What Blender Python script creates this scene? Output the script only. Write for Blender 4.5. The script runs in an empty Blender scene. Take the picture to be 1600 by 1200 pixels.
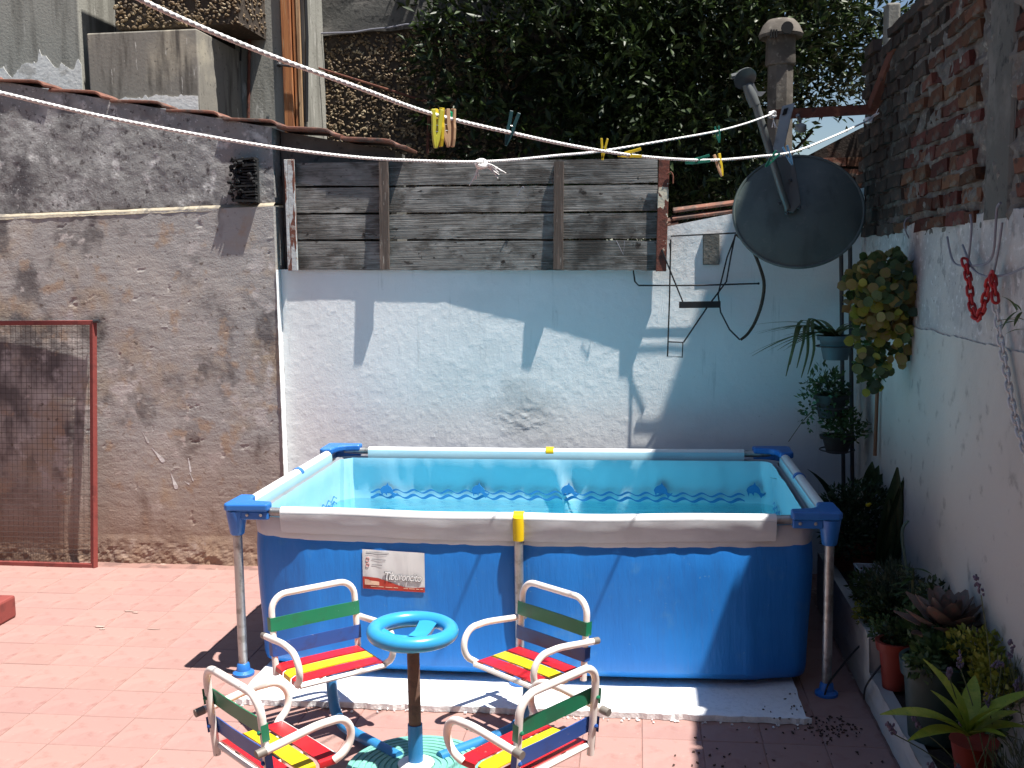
import bpy, bmesh, math, random
import numpy as np
from mathutils import Vector, Matrix, noise as mnoise

random.seed(7)
rng = np.random.default_rng(11)
SC = bpy.context.scene
COL = SC.collection

# ------------------------------------------------------------------ camera
FPX, EYE = 1650.0, 1.75
_y = Vector((203.0, 189.0, FPX)).normalized()                 # depth axis of the yard (right, up, forward)
_u = Vector((-0.014, 1.0, 0.0)); _u.z = -_u.dot(_y) / _y.z; _u.normalize()
_yr = Vector((_y.x, _y.y, -_y.z)); _ur = Vector((_u.x, _u.y, -_u.z)); _xr = _yr.cross(_ur)
CAMROT = Matrix((_xr, _yr, _ur))                               # world = CAMROT @ camera
cam_data = bpy.data.cameras.new('camera'); cam_data.sensor_width = 36.0
cam_data.lens = 36.0 * FPX / 1600.0; cam_data.clip_start = 0.05; cam_data.clip_end = 500.0
cam = bpy.data.objects.new('camera', cam_data); COL.objects.link(cam)
cam.matrix_world = Matrix.Translation((0, 0, EYE)) @ CAMROT.to_4x4()
SC.camera = cam

# ------------------------------------------------------------------ sky, sun, exposure
SUN_D = Vector((-0.345, 0.135, -1.0)).normalized()             # direction the light travels
world = bpy.data.worlds.new('World'); SC.world = world; world.use_nodes = True
wn = world.node_tree
bg = wn.nodes['Background']; sky = wn.nodes.new('ShaderNodeTexSky')
sky.sky_type = 'NISHITA'; sky.sun_disc = False
sky.sun_elevation = math.asin(-SUN_D.z); sky.sun_rotation = math.atan2(-SUN_D.x, -SUN_D.y)
sky.air_density = 1.0; sky.dust_density = 0.6; sky.ozone_density = 1.2
wn.links.new(sky.outputs[0], bg.inputs[0]); bg.inputs[1].default_value = 0.05
sun_data = bpy.data.lights.new('sun', 'SUN'); sun_data.energy = 5.0; sun_data.angle = math.radians(0.6)
sun_data.color = (1.0, 0.955, 0.89)
sun = bpy.data.objects.new('sun', sun_data); COL.objects.link(sun); sun.location = (2, -1, 8)
sun.rotation_euler = SUN_D.to_track_quat('-Z', 'Y').to_euler()
SC.view_settings.view_transform = 'Standard'; SC.view_settings.look = 'None'
SC.view_settings.gamma = 1.0; SC.view_settings.use_curve_mapping = False
SC.view_settings.exposure = 1.0
SC.cycles.max_bounces = 5; SC.cycles.diffuse_bounces = 2; SC.cycles.glossy_bounces = 2; SC.cycles.transparent_max_bounces = 8; SC.cycles.caustics_reflective = False; SC.cycles.caustics_refractive = False

# ------------------------------------------------------------------ helpers
def P(px, py, y=None, z=None, x=None):
    """point of the yard seen at photo pixel (px, py) on the plane y=, z= or x="""
    d = CAMROT @ Vector((px - 800.0, 600.0 - py, -FPX))
    t = y / d.y if y is not None else ((z - EYE) / d.z if z is not None else x / d.x)
    return Vector((0, 0, EYE)) + d * t

class MB:
    def __init__(s): s.v = []; s.f = []
    def add(s, vs, fs):
        o = len(s.v); s.v.extend([tuple(p) for p in vs]); s.f.extend([tuple(i + o for i in f) for f in fs]); return s
    def box(s, c, size, rot=None):
        c = Vector(c); hx, hy, hz = [q / 2 for q in size]; vs = []
        for sx in (-1, 1):
            for sy in (-1, 1):
                for sz in (-1, 1):
                    p = Vector((sx * hx, sy * hy, sz * hz)); vs.append(c + (rot @ p if rot else p))
        return s.add(vs, [(0, 1, 3, 2), (4, 6, 7, 5), (0, 4, 5, 1), (2, 3, 7, 6), (0, 2, 6, 4), (1, 5, 7, 3)])
    def bx(s, x0, x1, y0, y1, z0, z1):
        return s.box(((x0 + x1) / 2, (y0 + y1) / 2, (z0 + z1) / 2), (abs(x1 - x0), abs(y1 - y0), abs(z1 - z0)))
    def tube(s, pts, r, n=8, closed=False, twist=0.0, shape=None):
        pts = [Vector(p) for p in pts]; N = len(pts)
        rs = r if isinstance(r, (list, tuple)) else [r] * N
        t0 = (pts[1] - pts[0]).normalized()
        a = Vector((0, 0, 1)) if abs(t0.z) < 0.9 else Vector((1, 0, 0))
        nrm = (a - t0 * a.dot(t0)).normalized(); vs = []; ang = 0.0
        for i in range(N):
            if closed: t = pts[(i + 1) % N] - pts[i - 1]
            else: t = pts[min(i + 1, N - 1)] - pts[max(i - 1, 0)]
            t = t.normalized() if t.length > 1e-9 else t0
            nrm = nrm - t * nrm.dot(t)
            nrm = nrm.normalized() if nrm.length > 1e-6 else t.orthogonal().normalized()
            b = t.cross(nrm); ang += twist
            for k in range(n):
                q = 2 * math.pi * k / n; rr = rs[i] * (shape(q) if shape else 1.0)
                vs.append(pts[i] + (nrm * math.cos(q + ang) + b * math.sin(q + ang)) * rr)
        fs = []
        for i in range(N if closed else N - 1):
            j = (i + 1) % N
            for k in range(n):
                l = (k + 1) % n; fs.append((i * n + k, i * n + l, j * n + l, j * n + k))
        if not closed:
            fs.append(tuple(range(n - 1, -1, -1))); fs.append(tuple((N - 1) * n + k for k in range(n)))
        return s.add(vs, fs)
    def lathe(s, prof, c=(0, 0, 0), n=24, rot=None, cap=True):
        c = Vector(c); vs = []; fs = []; m = len(prof)
        for r, z in prof:
            for k in range(n):
                q = 2 * math.pi * k / n; p = Vector((r * math.cos(q), r * math.sin(q), z))
                vs.append(c + (rot @ p if rot else p))
        for i in range(m - 1):
            for k in range(n):
                l = (k + 1) % n; fs.append((i * n + k, i * n + l, (i + 1) * n + l, (i + 1) * n + k))
        if cap and prof[0][0] > 1e-6: fs.append(tuple(range(n - 1, -1, -1)))
        if cap and prof[-1][0] > 1e-6: fs.append(tuple((m - 1) * n + k for k in range(n)))
        return s.add(vs, fs)
    def prism(s, poly, off):
        poly = [Vector(p) for p in poly]; off = Vector(off); n = len(poly)
        fs = [tuple(range(n)), tuple(range(2 * n - 1, n - 1, -1))]
        fs += [(i, (i + 1) % n + 0, (i + 1) % n + n, i + n) for i in range(n)]
        return s.add(poly + [p + off for p in poly], fs)
    def grid(s, fn, nu, nv, flip=False):
        vs = [fn(i / nu, j / nv) for j in range(nv + 1) for i in range(nu + 1)]
        w = nu + 1; fs = []
        for j in range(nv):
            for i in range(nu):
                f = (j * w + i, j * w + i + 1, (j + 1) * w + i + 1, (j + 1) * w + i)
                fs.append(f[::-1] if flip else f)
        return s.add(vs, fs)
    def blob(s, c, rad, rot=None, jag=0.0):
        c = Vector(c); t = (1 + 5 ** .5) / 2
        vs = [(-1, t, 0), (1, t, 0), (-1, -t, 0), (1, -t, 0), (0, -1, t), (0, 1, t), (0, -1, -t), (0, 1, -t), (t, 0, -1), (t, 0, 1), (-t, 0, -1), (-t, 0, 1)]
        fs = [(0, 11, 5), (0, 5, 1), (0, 1, 7), (0, 7, 10), (0, 10, 11), (1, 5, 9), (5, 11, 4), (11, 10, 2), (10, 7, 6), (7, 1, 8), (3, 9, 4), (3, 4, 2), (3, 2, 6), (3, 6, 8), (3, 8, 9), (4, 9, 5), (2, 4, 11), (6, 2, 10), (8, 6, 7), (9, 8, 1)]
        out = []
        for v in vs:
            p = Vector(v) / 1.902; k = 1 + random.uniform(-jag, jag)
            p = Vector((p.x * rad[0] * k, p.y * rad[1] * k, p.z * rad[2] * k)); out.append(c + (rot @ p if rot else p))
        return s.add(out, fs)

ORG = {}
def obj(name, mb, mat, parent=None, smooth=False, bevel=0.0, world=False, seg=2):
    """link the collected shapes as ONE mesh object"""
    vs = mb.v
    if parent is not None: org = ORG[parent.name]
    elif world: org = Vector((0, 0, 0))
    else:
        a = np.array(vs); org = Vector(((a[:, 0].min() + a[:, 0].max()) / 2, (a[:, 1].min() + a[:, 1].max()) / 2, a[:, 2].min()))
    me = bpy.data.meshes.new(name)
    arr = np.array(vs, dtype=float) - np.array(org)
    me.from_pydata(arr.tolist(), [], mb.f); me.update()
    if bevel > 0 or smooth:
        b = bmesh.new(); b.from_mesh(me)
        bmesh.ops.recalc_face_normals(b, faces=b.faces)
        if bevel > 0:
            ed = [e for e in b.edges if len(e.link_faces) == 2 and e.calc_face_angle(0) > 0.5]
            bmesh.ops.bevel(b, geom=ed, offset=bevel, segments=seg, profile=0.5, affect='EDGES', clamp_overlap=True)
        b.to_mesh(me); b.free()
    if smooth:
        me.polygons.foreach_set('use_smooth', [True] * len(me.polygons))
        try: me.set_sharp_from_angle(angle=math.radians(42))
        except Exception: pass
    if mat is not None: me.materials.append(mat)
    o = bpy.data.objects.new(name, me); COL.objects.link(o)
    if parent is not None: o.parent = parent
    else: o.location = org
    ORG[o.name] = org
    return o
def thing(name, loc, label, cat, group=None):
    o = bpy.data.objects.new(name, None); COL.objects.link(o); o.location = loc; o.empty_display_size = 0.05
    ORG[o.name] = Vector(loc); return tag(o, label, cat, group)
def tag(o, label, cat, group=None):
    o['label'] = label; o['category'] = cat
    if group: o['group'] = group
    return o
def stuff(o): o['kind'] = 'stuff'; return o
def inst(name, mesh, mw, parent):
    """a child that shares mesh data, placed by a world matrix"""
    o = bpy.data.objects.new(name, mesh); COL.objects.link(o); o.parent = parent
    o.matrix_local = Matrix.Translation(-ORG[parent.name]) @ mw
    ORG[o.name] = ORG[parent.name]; return o
def smoothpath(pts, k=6):
    pts = [Vector(p) for p in pts]; out = []
    for i in range(len(pts) - 1):
        p0 = pts[max(i - 1, 0)]; p1 = pts[i]; p2 = pts[i + 1]; p3 = pts[min(i + 2, len(pts) - 1)]
        for j in range(k):
            t = j / k
            out.append(0.5 * ((2 * p1) + (p2 - p0) * t + (2 * p0 - 5 * p1 + 4 * p2 - p3) * t * t + (3 * p1 - p0 - 3 * p2 + p3) * t ** 3))
    out.append(pts[-1]); return out
def basis(fwd, up=(0, 0, 1)):
    y = Vector(fwd).normalized(); u = Vector(up); x = y.cross(u)
    if x.length < 1e-5: x = y.orthogonal()
    x.normalize(); z = x.cross(y); return Matrix((x, y, z)).transposed()
def vnoise(x, y, seed=0):
    x = np.asarray(x, float); y = np.asarray(y, float)
    xi = np.floor(x).astype(np.int64); yi = np.floor(y).astype(np.int64); fx = x - xi; fy = y - yi
    fx = fx * fx * (3 - 2 * fx); fy = fy * fy * (3 - 2 * fy)
    def h(a, b):
        n = (a * 374761393 + b * 668265263 + seed * 2147483) & 0x7fffffff
        n = ((n ^ (n >> 13)) * 1274126177) & 0x7fffffff
        return ((n ^ (n >> 16)) & 0xffff) / 65535.0
    return (h(xi, yi) * (1 - fx) + h(xi + 1, yi) * fx) * (1 - fy) + (h(xi, yi + 1) * (1 - fx) + h(xi + 1, yi + 1) * fx) * fy - 0.5
def fbm(x, y, seed=0, oct=4):
    s = 0; a = 1.0
    for i in range(oct): s = s + a * vnoise(x * 2 ** i, y * 2 ** i, seed + i * 17); a *= 0.5
    return s

# ------------------------------------------------------------------ materials
MATS = {}
def M(name, base, rough=0.7, var=(), bump=None, spec=0.4, metal=0.0, coat=0.0, rnd=0.0, rndhue=0.0, sheen=0, trans=0.0, hstain=None, spot=None):
    """procedural Principled material. var: (scale, colour, lo, hi, (sx,sy,sz), detail)"""
    m = bpy.data.materials.new(name); m.use_nodes = True; nt = m.node_tree; N = nt.nodes; L = nt.links
    b = N['Principled BSDF']; b.inputs['Roughness'].default_value = rough; b.inputs['Metallic'].default_value = metal
    b.inputs['Specular IOR Level'].default_value = spec; b.inputs['Coat Weight'].default_value = coat
    if coat: b.inputs['Coat Roughness'].default_value = 0.12
    tc = N.new('ShaderNodeTexCoord')
    rgb = N.new('ShaderNodeRGB'); rgb.outputs[0].default_value = (*base, 1); cur = rgb.outputs[0]
    def coords(st):
        mp = N.new('ShaderNodeMapping'); mp.inputs['Scale'].default_value = st; L.new(tc.outputs['Object'], mp.inputs[0]); return mp.outputs[0]
    for v in var:
        sc, colr, lo, hi = v[:4]; st = v[4] if len(v) > 4 else (1, 1, 1); det = v[5] if len(v) > 5 else 4
        nz = N.new('ShaderNodeTexNoise'); nz.inputs['Scale'].default_value = sc; nz.inputs['Detail'].default_value = det
        nz.inputs['Roughness'].default_value = 0.6; L.new(coords(st), nz.inputs['Vector'])
        mr = N.new('ShaderNodeMapRange'); mr.inputs[1].default_value = lo; mr.inputs[2].default_value = hi
        mr.interpolation_type = 'SMOOTHSTEP'; L.new(nz.outputs['Fac'], mr.inputs[0])
        mx = N.new('ShaderNodeMix'); mx.data_type = 'RGBA'; L.new(mr.outputs[0], mx.inputs['Factor'])
        L.new(cur, mx.inputs['A']); mx.inputs['B'].default_value = (*colr, 1); cur = mx.outputs['Result']
    if hstain:                                                  # damp rising from the ground: (colour, z0, z1, noise)
        colr, z0, z1, am = hstain
        sx = N.new('ShaderNodeSeparateXYZ'); L.new(tc.outputs['Object'], sx.inputs[0])
        nz = N.new('ShaderNodeTexNoise'); nz.inputs['Scale'].default_value = 2.2; nz.inputs['Detail'].default_value = 6; L.new(tc.outputs['Object'], nz.inputs['Vector'])
        ma = N.new('ShaderNodeMath'); ma.operation = 'MULTIPLY_ADD'; L.new(nz.outputs['Fac'], ma.inputs[0]); ma.inputs[1].default_value = am; L.new(sx.outputs[2], ma.inputs[2])
        mr = N.new('ShaderNodeMapRange'); mr.inputs[1].default_value = z1; mr.inputs[2].default_value = z0; L.new(ma.outputs[0], mr.inputs[0])
        mx = N.new('ShaderNodeMix'); mx.data_type = 'RGBA'; L.new(mr.outputs[0], mx.inputs['Factor']); L.new(cur, mx.inputs['A']); mx.inputs['B'].default_value = (*colr, 1); cur = mx.outputs['Result']
    if spot:                                                    # a stain or dark patch with its own place and shape: (centre, radii, colour)
        cs, rr, colr = spot
        mp = N.new('ShaderNodeMapping'); mp.inputs['Location'].default_value = [-a / b for a, b in zip(cs, rr)]; mp.inputs['Scale'].default_value = [1 / b for b in rr]; L.new(tc.outputs['Object'], mp.inputs[0])
        vl = N.new('ShaderNodeVectorMath'); vl.operation = 'LENGTH'; L.new(mp.outputs[0], vl.inputs[0])
        nz = N.new('ShaderNodeTexNoise'); nz.inputs['Scale'].default_value = 9; nz.inputs['Detail'].default_value = 7; L.new(tc.outputs['Object'], nz.inputs['Vector'])
        ma = N.new('ShaderNodeMath'); ma.operation = 'MULTIPLY_ADD'; L.new(nz.outputs['Fac'], ma.inputs[0]); ma.inputs[1].default_value = 1.6; L.new(vl.outputs['Value'], ma.inputs[2])
        mr = N.new('ShaderNodeMapRange'); mr.inputs[1].default_value = 1.75; mr.inputs[2].default_value = 1.0; mr.inputs[4].default_value = .75; L.new(ma.outputs[0], mr.inputs[0])
        mx = N.new('ShaderNodeMix'); mx.data_type = 'RGBA'; L.new(mr.outputs[0], mx.inputs['Factor']); L.new(cur, mx.inputs['A']); mx.inputs['B'].default_value = (*colr, 1); cur = mx.outputs['Result']
    if rnd or rndhue:
        oi = N.new('ShaderNodeObjectInfo'); hs = N.new('ShaderNodeHueSaturation')
        mr = N.new('ShaderNodeMapRange'); mr.inputs[3].default_value = 1 - rnd; mr.inputs[4].default_value = 1 + rnd
        L.new(oi.outputs['Random'], mr.inputs[0]); L.new(mr.outputs[0], hs.inputs['Value'])
        if rndhue:
            wh = N.new('ShaderNodeTexWhiteNoise'); wh.noise_dimensions = '1D'; L.new(oi.outputs['Random'], wh.inputs['W'])
            m2 = N.new('ShaderNodeMapRange'); m2.inputs[3].default_value = 0.5 - rndhue; m2.inputs[4].default_value = 0.5 + rndhue
            L.new(wh.outputs[0], m2.inputs[0]); L.new(m2.outputs[0], hs.inputs['Hue'])
        L.new(cur, hs.inputs['Color']); cur = hs.outputs['Color']
    L.new(cur, b.inputs['Base Color'])
    if bump:
        prev = None
        for (sc, st, dist, *ex) in bump:
            nz = N.new('ShaderNodeTexNoise'); nz.inputs['Scale'].default_value = sc; nz.inputs['Detail'].default_value = 5
            nz.inputs['Roughness'].default_value = 0.62; L.new(coords(ex[0] if ex else (1, 1, 1)), nz.inputs['Vector'])
            bp = N.new('ShaderNodeBump'); bp.inputs['Strength'].default_value = st; bp.inputs['Distance'].default_value = dist
            L.new(nz.outputs['Fac'], bp.inputs['Height'])
            if prev: L.new(prev, bp.inputs['Normal'])
            prev = bp.outputs[0]
        L.new(prev, b.inputs['Normal'])
    if trans:
        tl = N.new('ShaderNodeBsdfTranslucent'); L.new(cur, tl.inputs[0]); ms = N.new('ShaderNodeMixShader'); ms.inputs[0].default_value = trans
        L.new(b.outputs[0], ms.inputs[1]); L.new(tl.outputs[0], ms.inputs[2]); L.new(ms.outputs[0], N['Material Output'].inputs[0])
    MATS[name] = m; return m

TILE = M('patio_tile', (0.335, 0.203, 0.180), 0.75, [(1.1, (0.39, 0.258, 0.23), .45, .65), (3.0, (0.325, 0.193, 0.172), .45, .62), (14, (0.285, 0.15, 0.13), .52, .75), (40, (0.39, 0.25, 0.22), .62, .72), (5, (.21, .115, .10), .66, .76)], [(60, .2, .003), (6, .12, .008)], rnd=.035, rndhue=.003, spec=.3)
SMEARM = M('mortar_smear', (0.46, 0.33, 0.285), .9)
GROUT = M('floor_bed', (0.28, 0.16, 0.135), 0.9, [(9, (0.19, 0.11, 0.095), .48, .6), (5, (.46, .34, .28), .6, .66)], [(40, .4, .006)])
EARTH = M('earth', (0.16, 0.12, 0.09), 0.95, [(.4, (0.10, 0.10, 0.06), .4, .6)])
RENDER = M('old_render', (0.39, 0.375, 0.36), 0.93,
           [(1.6, (0.46, 0.43, 0.40), .50, .66), (2.2, (0.42, 0.33, 0.24), .50, .70), (3.5, (0.16, 0.148, 0.145), .50, .66, (1, 1, .7)), (5.5, (0.52, 0.49, 0.47), .56, .68), (10, (0.58, 0.54, 0.51), .60, .72), (26, (.17, .14, .12), .60, .74), (7, (.40, .31, .24), .56, .7)],
           [(90, .45, .005), (22, .35, .008, (.6, 1, 1.4))], spec=.15, hstain=((0.31, 0.205, 0.145), 0.35, 1.2, .8))
RENDER_UP = M('old_render_upper', (0.27, 0.265, 0.26), 0.93,
              [(1.8, (0.44, 0.435, 0.43), .50, .64), (2.6, (0.12, 0.115, 0.12), .5, .66, (1.3, 1, .7)), (9, (0.56, 0.55, 0.54), .56, .70), (28, (.10, .09, .09), .56, .70), (60, (.5, .5, .49), .6, .7)],
              [(90, .5, .006), (20, .4, .01)], spec=.15)
LEDGE = M('ledge_mortar', (0.38, 0.33, 0.25), 0.9, [(5, (0.20, .18, .155), .48, .62), (22, (.46, .41, .32), .55, .66)], [(40, .5, .008)])
WHITEW = M('lime_white', (0.83, 0.85, 0.86), 0.85, [(7, (0.66, 0.69, 0.70), .60, .72, (3, 1, .25)), (1.3, (0.75, 0.775, 0.785), .45, .7), (5, (0.83, 0.85, 0.86), .5, .65), (30, (.62, .64, .65), .66, .76)], [(70, .30, .004), (150, .3, .002)], spec=.2, spot=((-.27, -.1, .93), (.26, .5, .27), (.54, .555, .56)))
OLDWHITE = M('old_whitewash', (0.50, 0.485, 0.475), 0.9, [(3, (0.40, 0.40, 0.41), .45, .62), (14, (0.30, .30, .30), .54, .68), (30, (.62, .62, .63), .55, .68), (70, (.16, .15, .15), .66, .72)], [(45, .6, .008), (12, .4, .01)], spec=.2)
WHITER = M('dirty_white', (0.53, 0.515, 0.485), 0.88, [(1.5, (0.47, 0.46, 0.435), .45, .65), (12, (0.36, .35, .33), .58, .72)], [(45, .4, .006), (9, .3, .01)], spec=.2)
REVEAL = M('reveal_white', (0.84, 0.85, 0.85), 0.8, [(6, (.74, .74, .73), .55, .7)], [(50, .3, .004)])
PATCH = M('bare_plaster', (0.60, 0.60, 0.59), 0.9, [(14, (0.44, .44, .43), .45, .62), (30, (.76, .76, .76), .54, .66)], [(50, .5, .006)])
BRICK = M('old_brick', (0.115, 0.050, 0.036), 0.92, [(12, (0.165, 0.08, 0.05), .48, .64), (30, (0.05, 0.032, 0.028), .50, .68), (9, (.125, .11, .095), .52, .66), (22, (.15, .135, .12), .60, .68)], [(60, .6, .006), (18, .5, .012)], spec=.15, rnd=.42, rndhue=.02)
DARKBRICK = M('near_black_brick', (0.055, 0.045, 0.04), 0.95, [(10, (0.11, 0.07, 0.055), .5, .7)], [(40, .6, .01)], spec=.1, rnd=.3)  # near-black brick for the far upper end and the far wall
MORTAR = M('old_mortar', (0.165, 0.155, 0.145), 0.95, [(8, (0.11, .10, .095), .45, .65), (30, (.27, .26, .24), .55, .7)], [(50, .7, .01), (14, .5, .015)], spec=.1, spot=((-.17, 1.35, 2.35), (.6, .85, .85), (.035, .03, .028)))  # near-black patch round the far upper end
CONC = M('concrete', (0.30, 0.29, 0.265), 0.9, [(3, (0.20, .195, .18), .45, .65, (2, 2, .4)), (12, (0.40, .39, .36), .58, .7), (40, (.15, .15, .14), .62, .72)], [(60, .4, .006)], spec=.2)
CONCDK = M('dark_concrete', (0.12, 0.118, 0.11), 0.92, [(4, (0.19, .18, .165), .5, .68), (20, (.06, .06, .058), .55, .7)], [(40, .5, .008)], spec=.15)
CONCL = M('streaked_wall', (0.34, 0.335, 0.30), 0.9, [(3, (0.23, .225, .20), .45, .62, (3, 3, .35)), (7, (0.55, .54, .50), .60, .72, (2, 2, .5)), (30, (.19, .18, .16), .62, .72)], [(60, .4, .006)], spec=.2, hstain=None)
TANK = M('stained_tank', (0.26, 0.245, 0.215), 0.9, [(1.6, (0.42, 0.385, 0.31), .50, .64), (4, (0.12, .11, .095), .50, .66, (2, 2, .3)), (14, (.62, .60, .55), .66, .71, (3, 3, .4)), (40, (.16, .15, .13), .6, .7)], [(50, .3, .005)], spec=.2)
LIMEW = M('flaking_lime', (0.74, 0.74, 0.72), 0.9, [(10, (0.50, .49, .46), .5, .64)], [(40, .4, .006)])
PEBBLE = M('pebble', (0.22, 0.155, 0.09), 0.7, [(22, (0.50, 0.41, 0.27), .54, .62), (30, (0.06, 0.042, 0.028), .46, .60)], spec=.4)
PEBBED = M('pebble_bed', (0.055, 0.042, 0.032), 0.95, [(30, (0.10, .075, .055), .5, .65)], [(60, .5, .01)])
BLACK = M('black_void', (0.015, 0.015, 0.016), 0.95)
CLAY = M('clay_roof_tile', (0.20, 0.088, 0.062), 0.9, [(8, (0.11, 0.068, 0.056), .46, .62), (25, (0.27, .18, .14), .58, .7), (5, (.075, .062, .056), .52, .66)], [(40, .4, .006)], rnd=.18)
ORANGE = M('orange_wood', (0.50, 0.20, 0.075), 0.7, [(9, (0.32, 0.12, 0.05), .45, .62, (4, 4, .25)), (30, (.55, .32, .17), .58, .7, (4, 4, .25))], [(30, .3, .004, (5, 5, .3))])
ORANGEL = M('pale_wood', (0.52, 0.34, 0.19), 0.75, [(9, (0.34, 0.19, 0.10), .45, .62, (4, 4, .25))], [(30, .3, .004, (5, 5, .3))])
WOOD = M('weathered_plank', (0.185, 0.178, 0.168), 0.9, [(5, (0.075, 0.068, 0.062), .44, .60, (.7, 2, 2.2)), (6, (0.27, 0.262, 0.25), .48, .66, (.8, 2, 1.6)), (30, (.11, .104, .098), .50, .62, (.10, 1, 5)), (45, (.28, .272, .26), .56, .66, (.10, 1, 5)), (30, (.05, .045, .042), .63, .68, (.5, 2, 1.5)), (2.4, (.055, .05, .046), .52, .68), (9, (.035, .03, .028), .66, .72)], [(30, .8, .006, (.07, 1, 5)), (70, .4, .004)], spec=.15, rnd=.14)
BATTEN = M('batten_wood', (0.085, 0.065, 0.055), 0.9, [(10, (0.16, 0.12, 0.10), .5, .64, (6, 6, .3)), (30, (.35, .32, .28), .64, .70, (5, 5, .4))], [(30, .6, .006, (6, 6, .3))], rnd=.1)
RUST = M('rusty_iron', (0.13, 0.045, 0.03), 0.85, [(12, (0.22, 0.085, 0.05), .5, .65), (30, (.06, .03, .025), .55, .7)], [(40, .5, .006)])
RUSTPAINT = M('rust_flaked_paint', (0.17, 0.055, 0.038), 0.8, [(16, (0.09, .04, .03), .5, .65), (11, (0.62, .56, .44), .575, .60, (1, 1, .8))], [(40, .6, .006)])
POSTPAINT = M('flaked_white_post', (0.50, 0.52, 0.52), 0.8, [(7, (0.16, .06, .04), .50, .54, (4, 4, .5)), (30, (.35, .30, .27), .55, .66)], [(40, .5, .006)])
DARKIRON = M('dark_iron', (0.035, 0.035, 0.04), 0.55, [(20, (0.07, .045, .035), .55, .7)], spec=.5)
WIREBLK = M('black_wire', (0.02, 0.02, 0.022), 0.5)
GREYWIRE = M('grey_wire', (0.22, 0.22, 0.26), 0.5, spec=.5)
GALV = M('galvanised', (0.42, 0.43, 0.43), 0.42, [(30, (0.28, .28, .27), .45, .62), (8, (.5, .5, .48), .55, .7)], metal=.75)
DISHM = M('dish_paint', (0.078, 0.105, 0.10), 0.45, [(6, (0.062, 0.085, 0.082), .45, .65), (30, (.10, .12, .115), .6, .7), (5, (.05, .065, .06), .55, .7, (2, 2, .5))], spec=.5)
DISHB = M('dish_bracket', (0.30, 0.31, 0.31), 0.5, [(12, (0.22, .22, .22), .5, .65)], metal=.5)
DISHA = M('dish_arm_grey', (0.12, 0.13, 0.13), 0.5, metal=.3)
LINER = M('pool_blue_pvc', (0.016, 0.185, 0.60), 0.40, [(2.0, (0.02, 0.215, 0.66), .45, .65), (7, (0.045, 0.23, 0.60), .58, .74), (40, (.08, .27, .60), .69, .73)], [(4, .25, .02, (3, 3, .5)), (11, .14, .012, (3, 3, .35)), (30, .04, .004)], spec=.45)
BAND = M('pool_grey_band', (0.55, 0.57, 0.60), 0.45, [(5, (0.50, .52, .55), .5, .65)], [(14, .12, .01)])
SLEEVE = M('pool_white_sleeve', (0.80, 0.82, 0.84), 0.4, [(9, (.70, .72, .74), .6, .72)], [(25, .1, .006)])
INNER = M('pool_inner_aqua', (0.42, 0.69, 0.81), 0.4, [(3, (0.46, 0.72, 0.83), .45, .65)], [(7, .12, .01)])
INFLOOR = M('pool_floor_aqua', (0.10, 0.56, 0.76), 0.5, [(5, (0.20, 0.68, 0.82), .5, .62), (2, (.07, .46, .72), .5, .66)])
PRINT = M('print_blue', (0.04, 0.235, 0.54), 0.45, [(20, (0.05, 0.27, 0.58), .5, .65)])
CAPB = M('blue_plastic', (0.025, 0.16, 0.52), 0.38, [(9, (0.035, 0.19, 0.56), .5, .65)], [(60, .06, .002)], spec=.5)
CLIPY = M('yellow_clip', (0.72, 0.50, 0.01), 0.4)
STICK = M('sticker_paper', (0.70, 0.70, 0.70), 0.5, [(5, (.55, .55, .56), .5, .68, (3, 1, .4))])
STRED = M('sticker_red', (0.36, 0.035, 0.03), 0.5, [(3, (0.50, .06, .04), .45, .6)])
STINK = M('sticker_ink', (0.10, 0.10, 0.11), 0.6)
STWHITE = M('sticker_white', (0.85, 0.85, 0.85), 0.5)
STCREAM = M('sticker_cream', (0.75, 0.50, 0.36), 0.5)
STGREY = M('sticker_grey_text', (0.33, 0.33, 0.35), 0.6)
FOAM = M('polystyrene', (0.86, 0.87, 0.88), 0.8, [(60, (.78, .79, .80), .5, .62), (9, (.74, .74, .73), .62, .74)], [(90, .5, .006)], spec=.25)
ENAMEL = M('white_enamel', (0.80, 0.74, 0.70), 0.32, [(22, (.70, .64, .60), .6, .7), (38, (.14, .10, .085), .70, .715)], spec=.5, coat=.3)
TUBEEND = M('bare_tube_end', (0.22, 0.20, 0.18), 0.6, metal=.3)
SRED = M('slat_red', (0.52, 0.014, 0.02), 0.32, [(45, (.62, .16, .15), .67, .71, (1, 1, 1)), (10, (0.45, .012, .025), .5, .65)], spec=.5)
SYEL = M('slat_yellow', (0.76, 0.54, 0.01), 0.36, [(45, (.50, .36, .06), .67, .71), (10, (.74, .50, .01), .55, .68)], spec=.5)
SGRN = M('slat_green', (0.012, 0.17, 0.085), 0.38, [(45, (.10, .24, .17), .66, .71), (14, (.02, .14, .075), .5, .65)], spec=.5)
SBLU = M('slat_blue', (0.02, 0.075, 0.30), 0.38, [(45, (.12, .16, .32), .66, .71), (14, (.025, .06, .22), .5, .65)], spec=.5)
WHEELB = M('wheel_blue_plastic', (0.035, 0.30, 0.60), 0.28, [(12, (.04, .33, .64), .5, .65)], spec=.5)
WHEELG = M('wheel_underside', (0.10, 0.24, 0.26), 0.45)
POSTBR = M('rusted_post', (0.15, 0.085, 0.06), 0.7, [(14, (0.09, .055, .045), .5, .64), (9, (.46, .27, .09), .66, .69)], [(40, .3, .004)])
POSTBL = M('post_blue', (0.03, 0.20, 0.46), 0.4, [(10, (.025, .16, .38), .5, .65)])
DISCG = M('green_base_paint', (0.17, 0.43, 0.36), 0.5, [(10, (.14, .37, .31), .5, .65), (40, (.25, .5, .43), .6, .7)])
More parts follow.
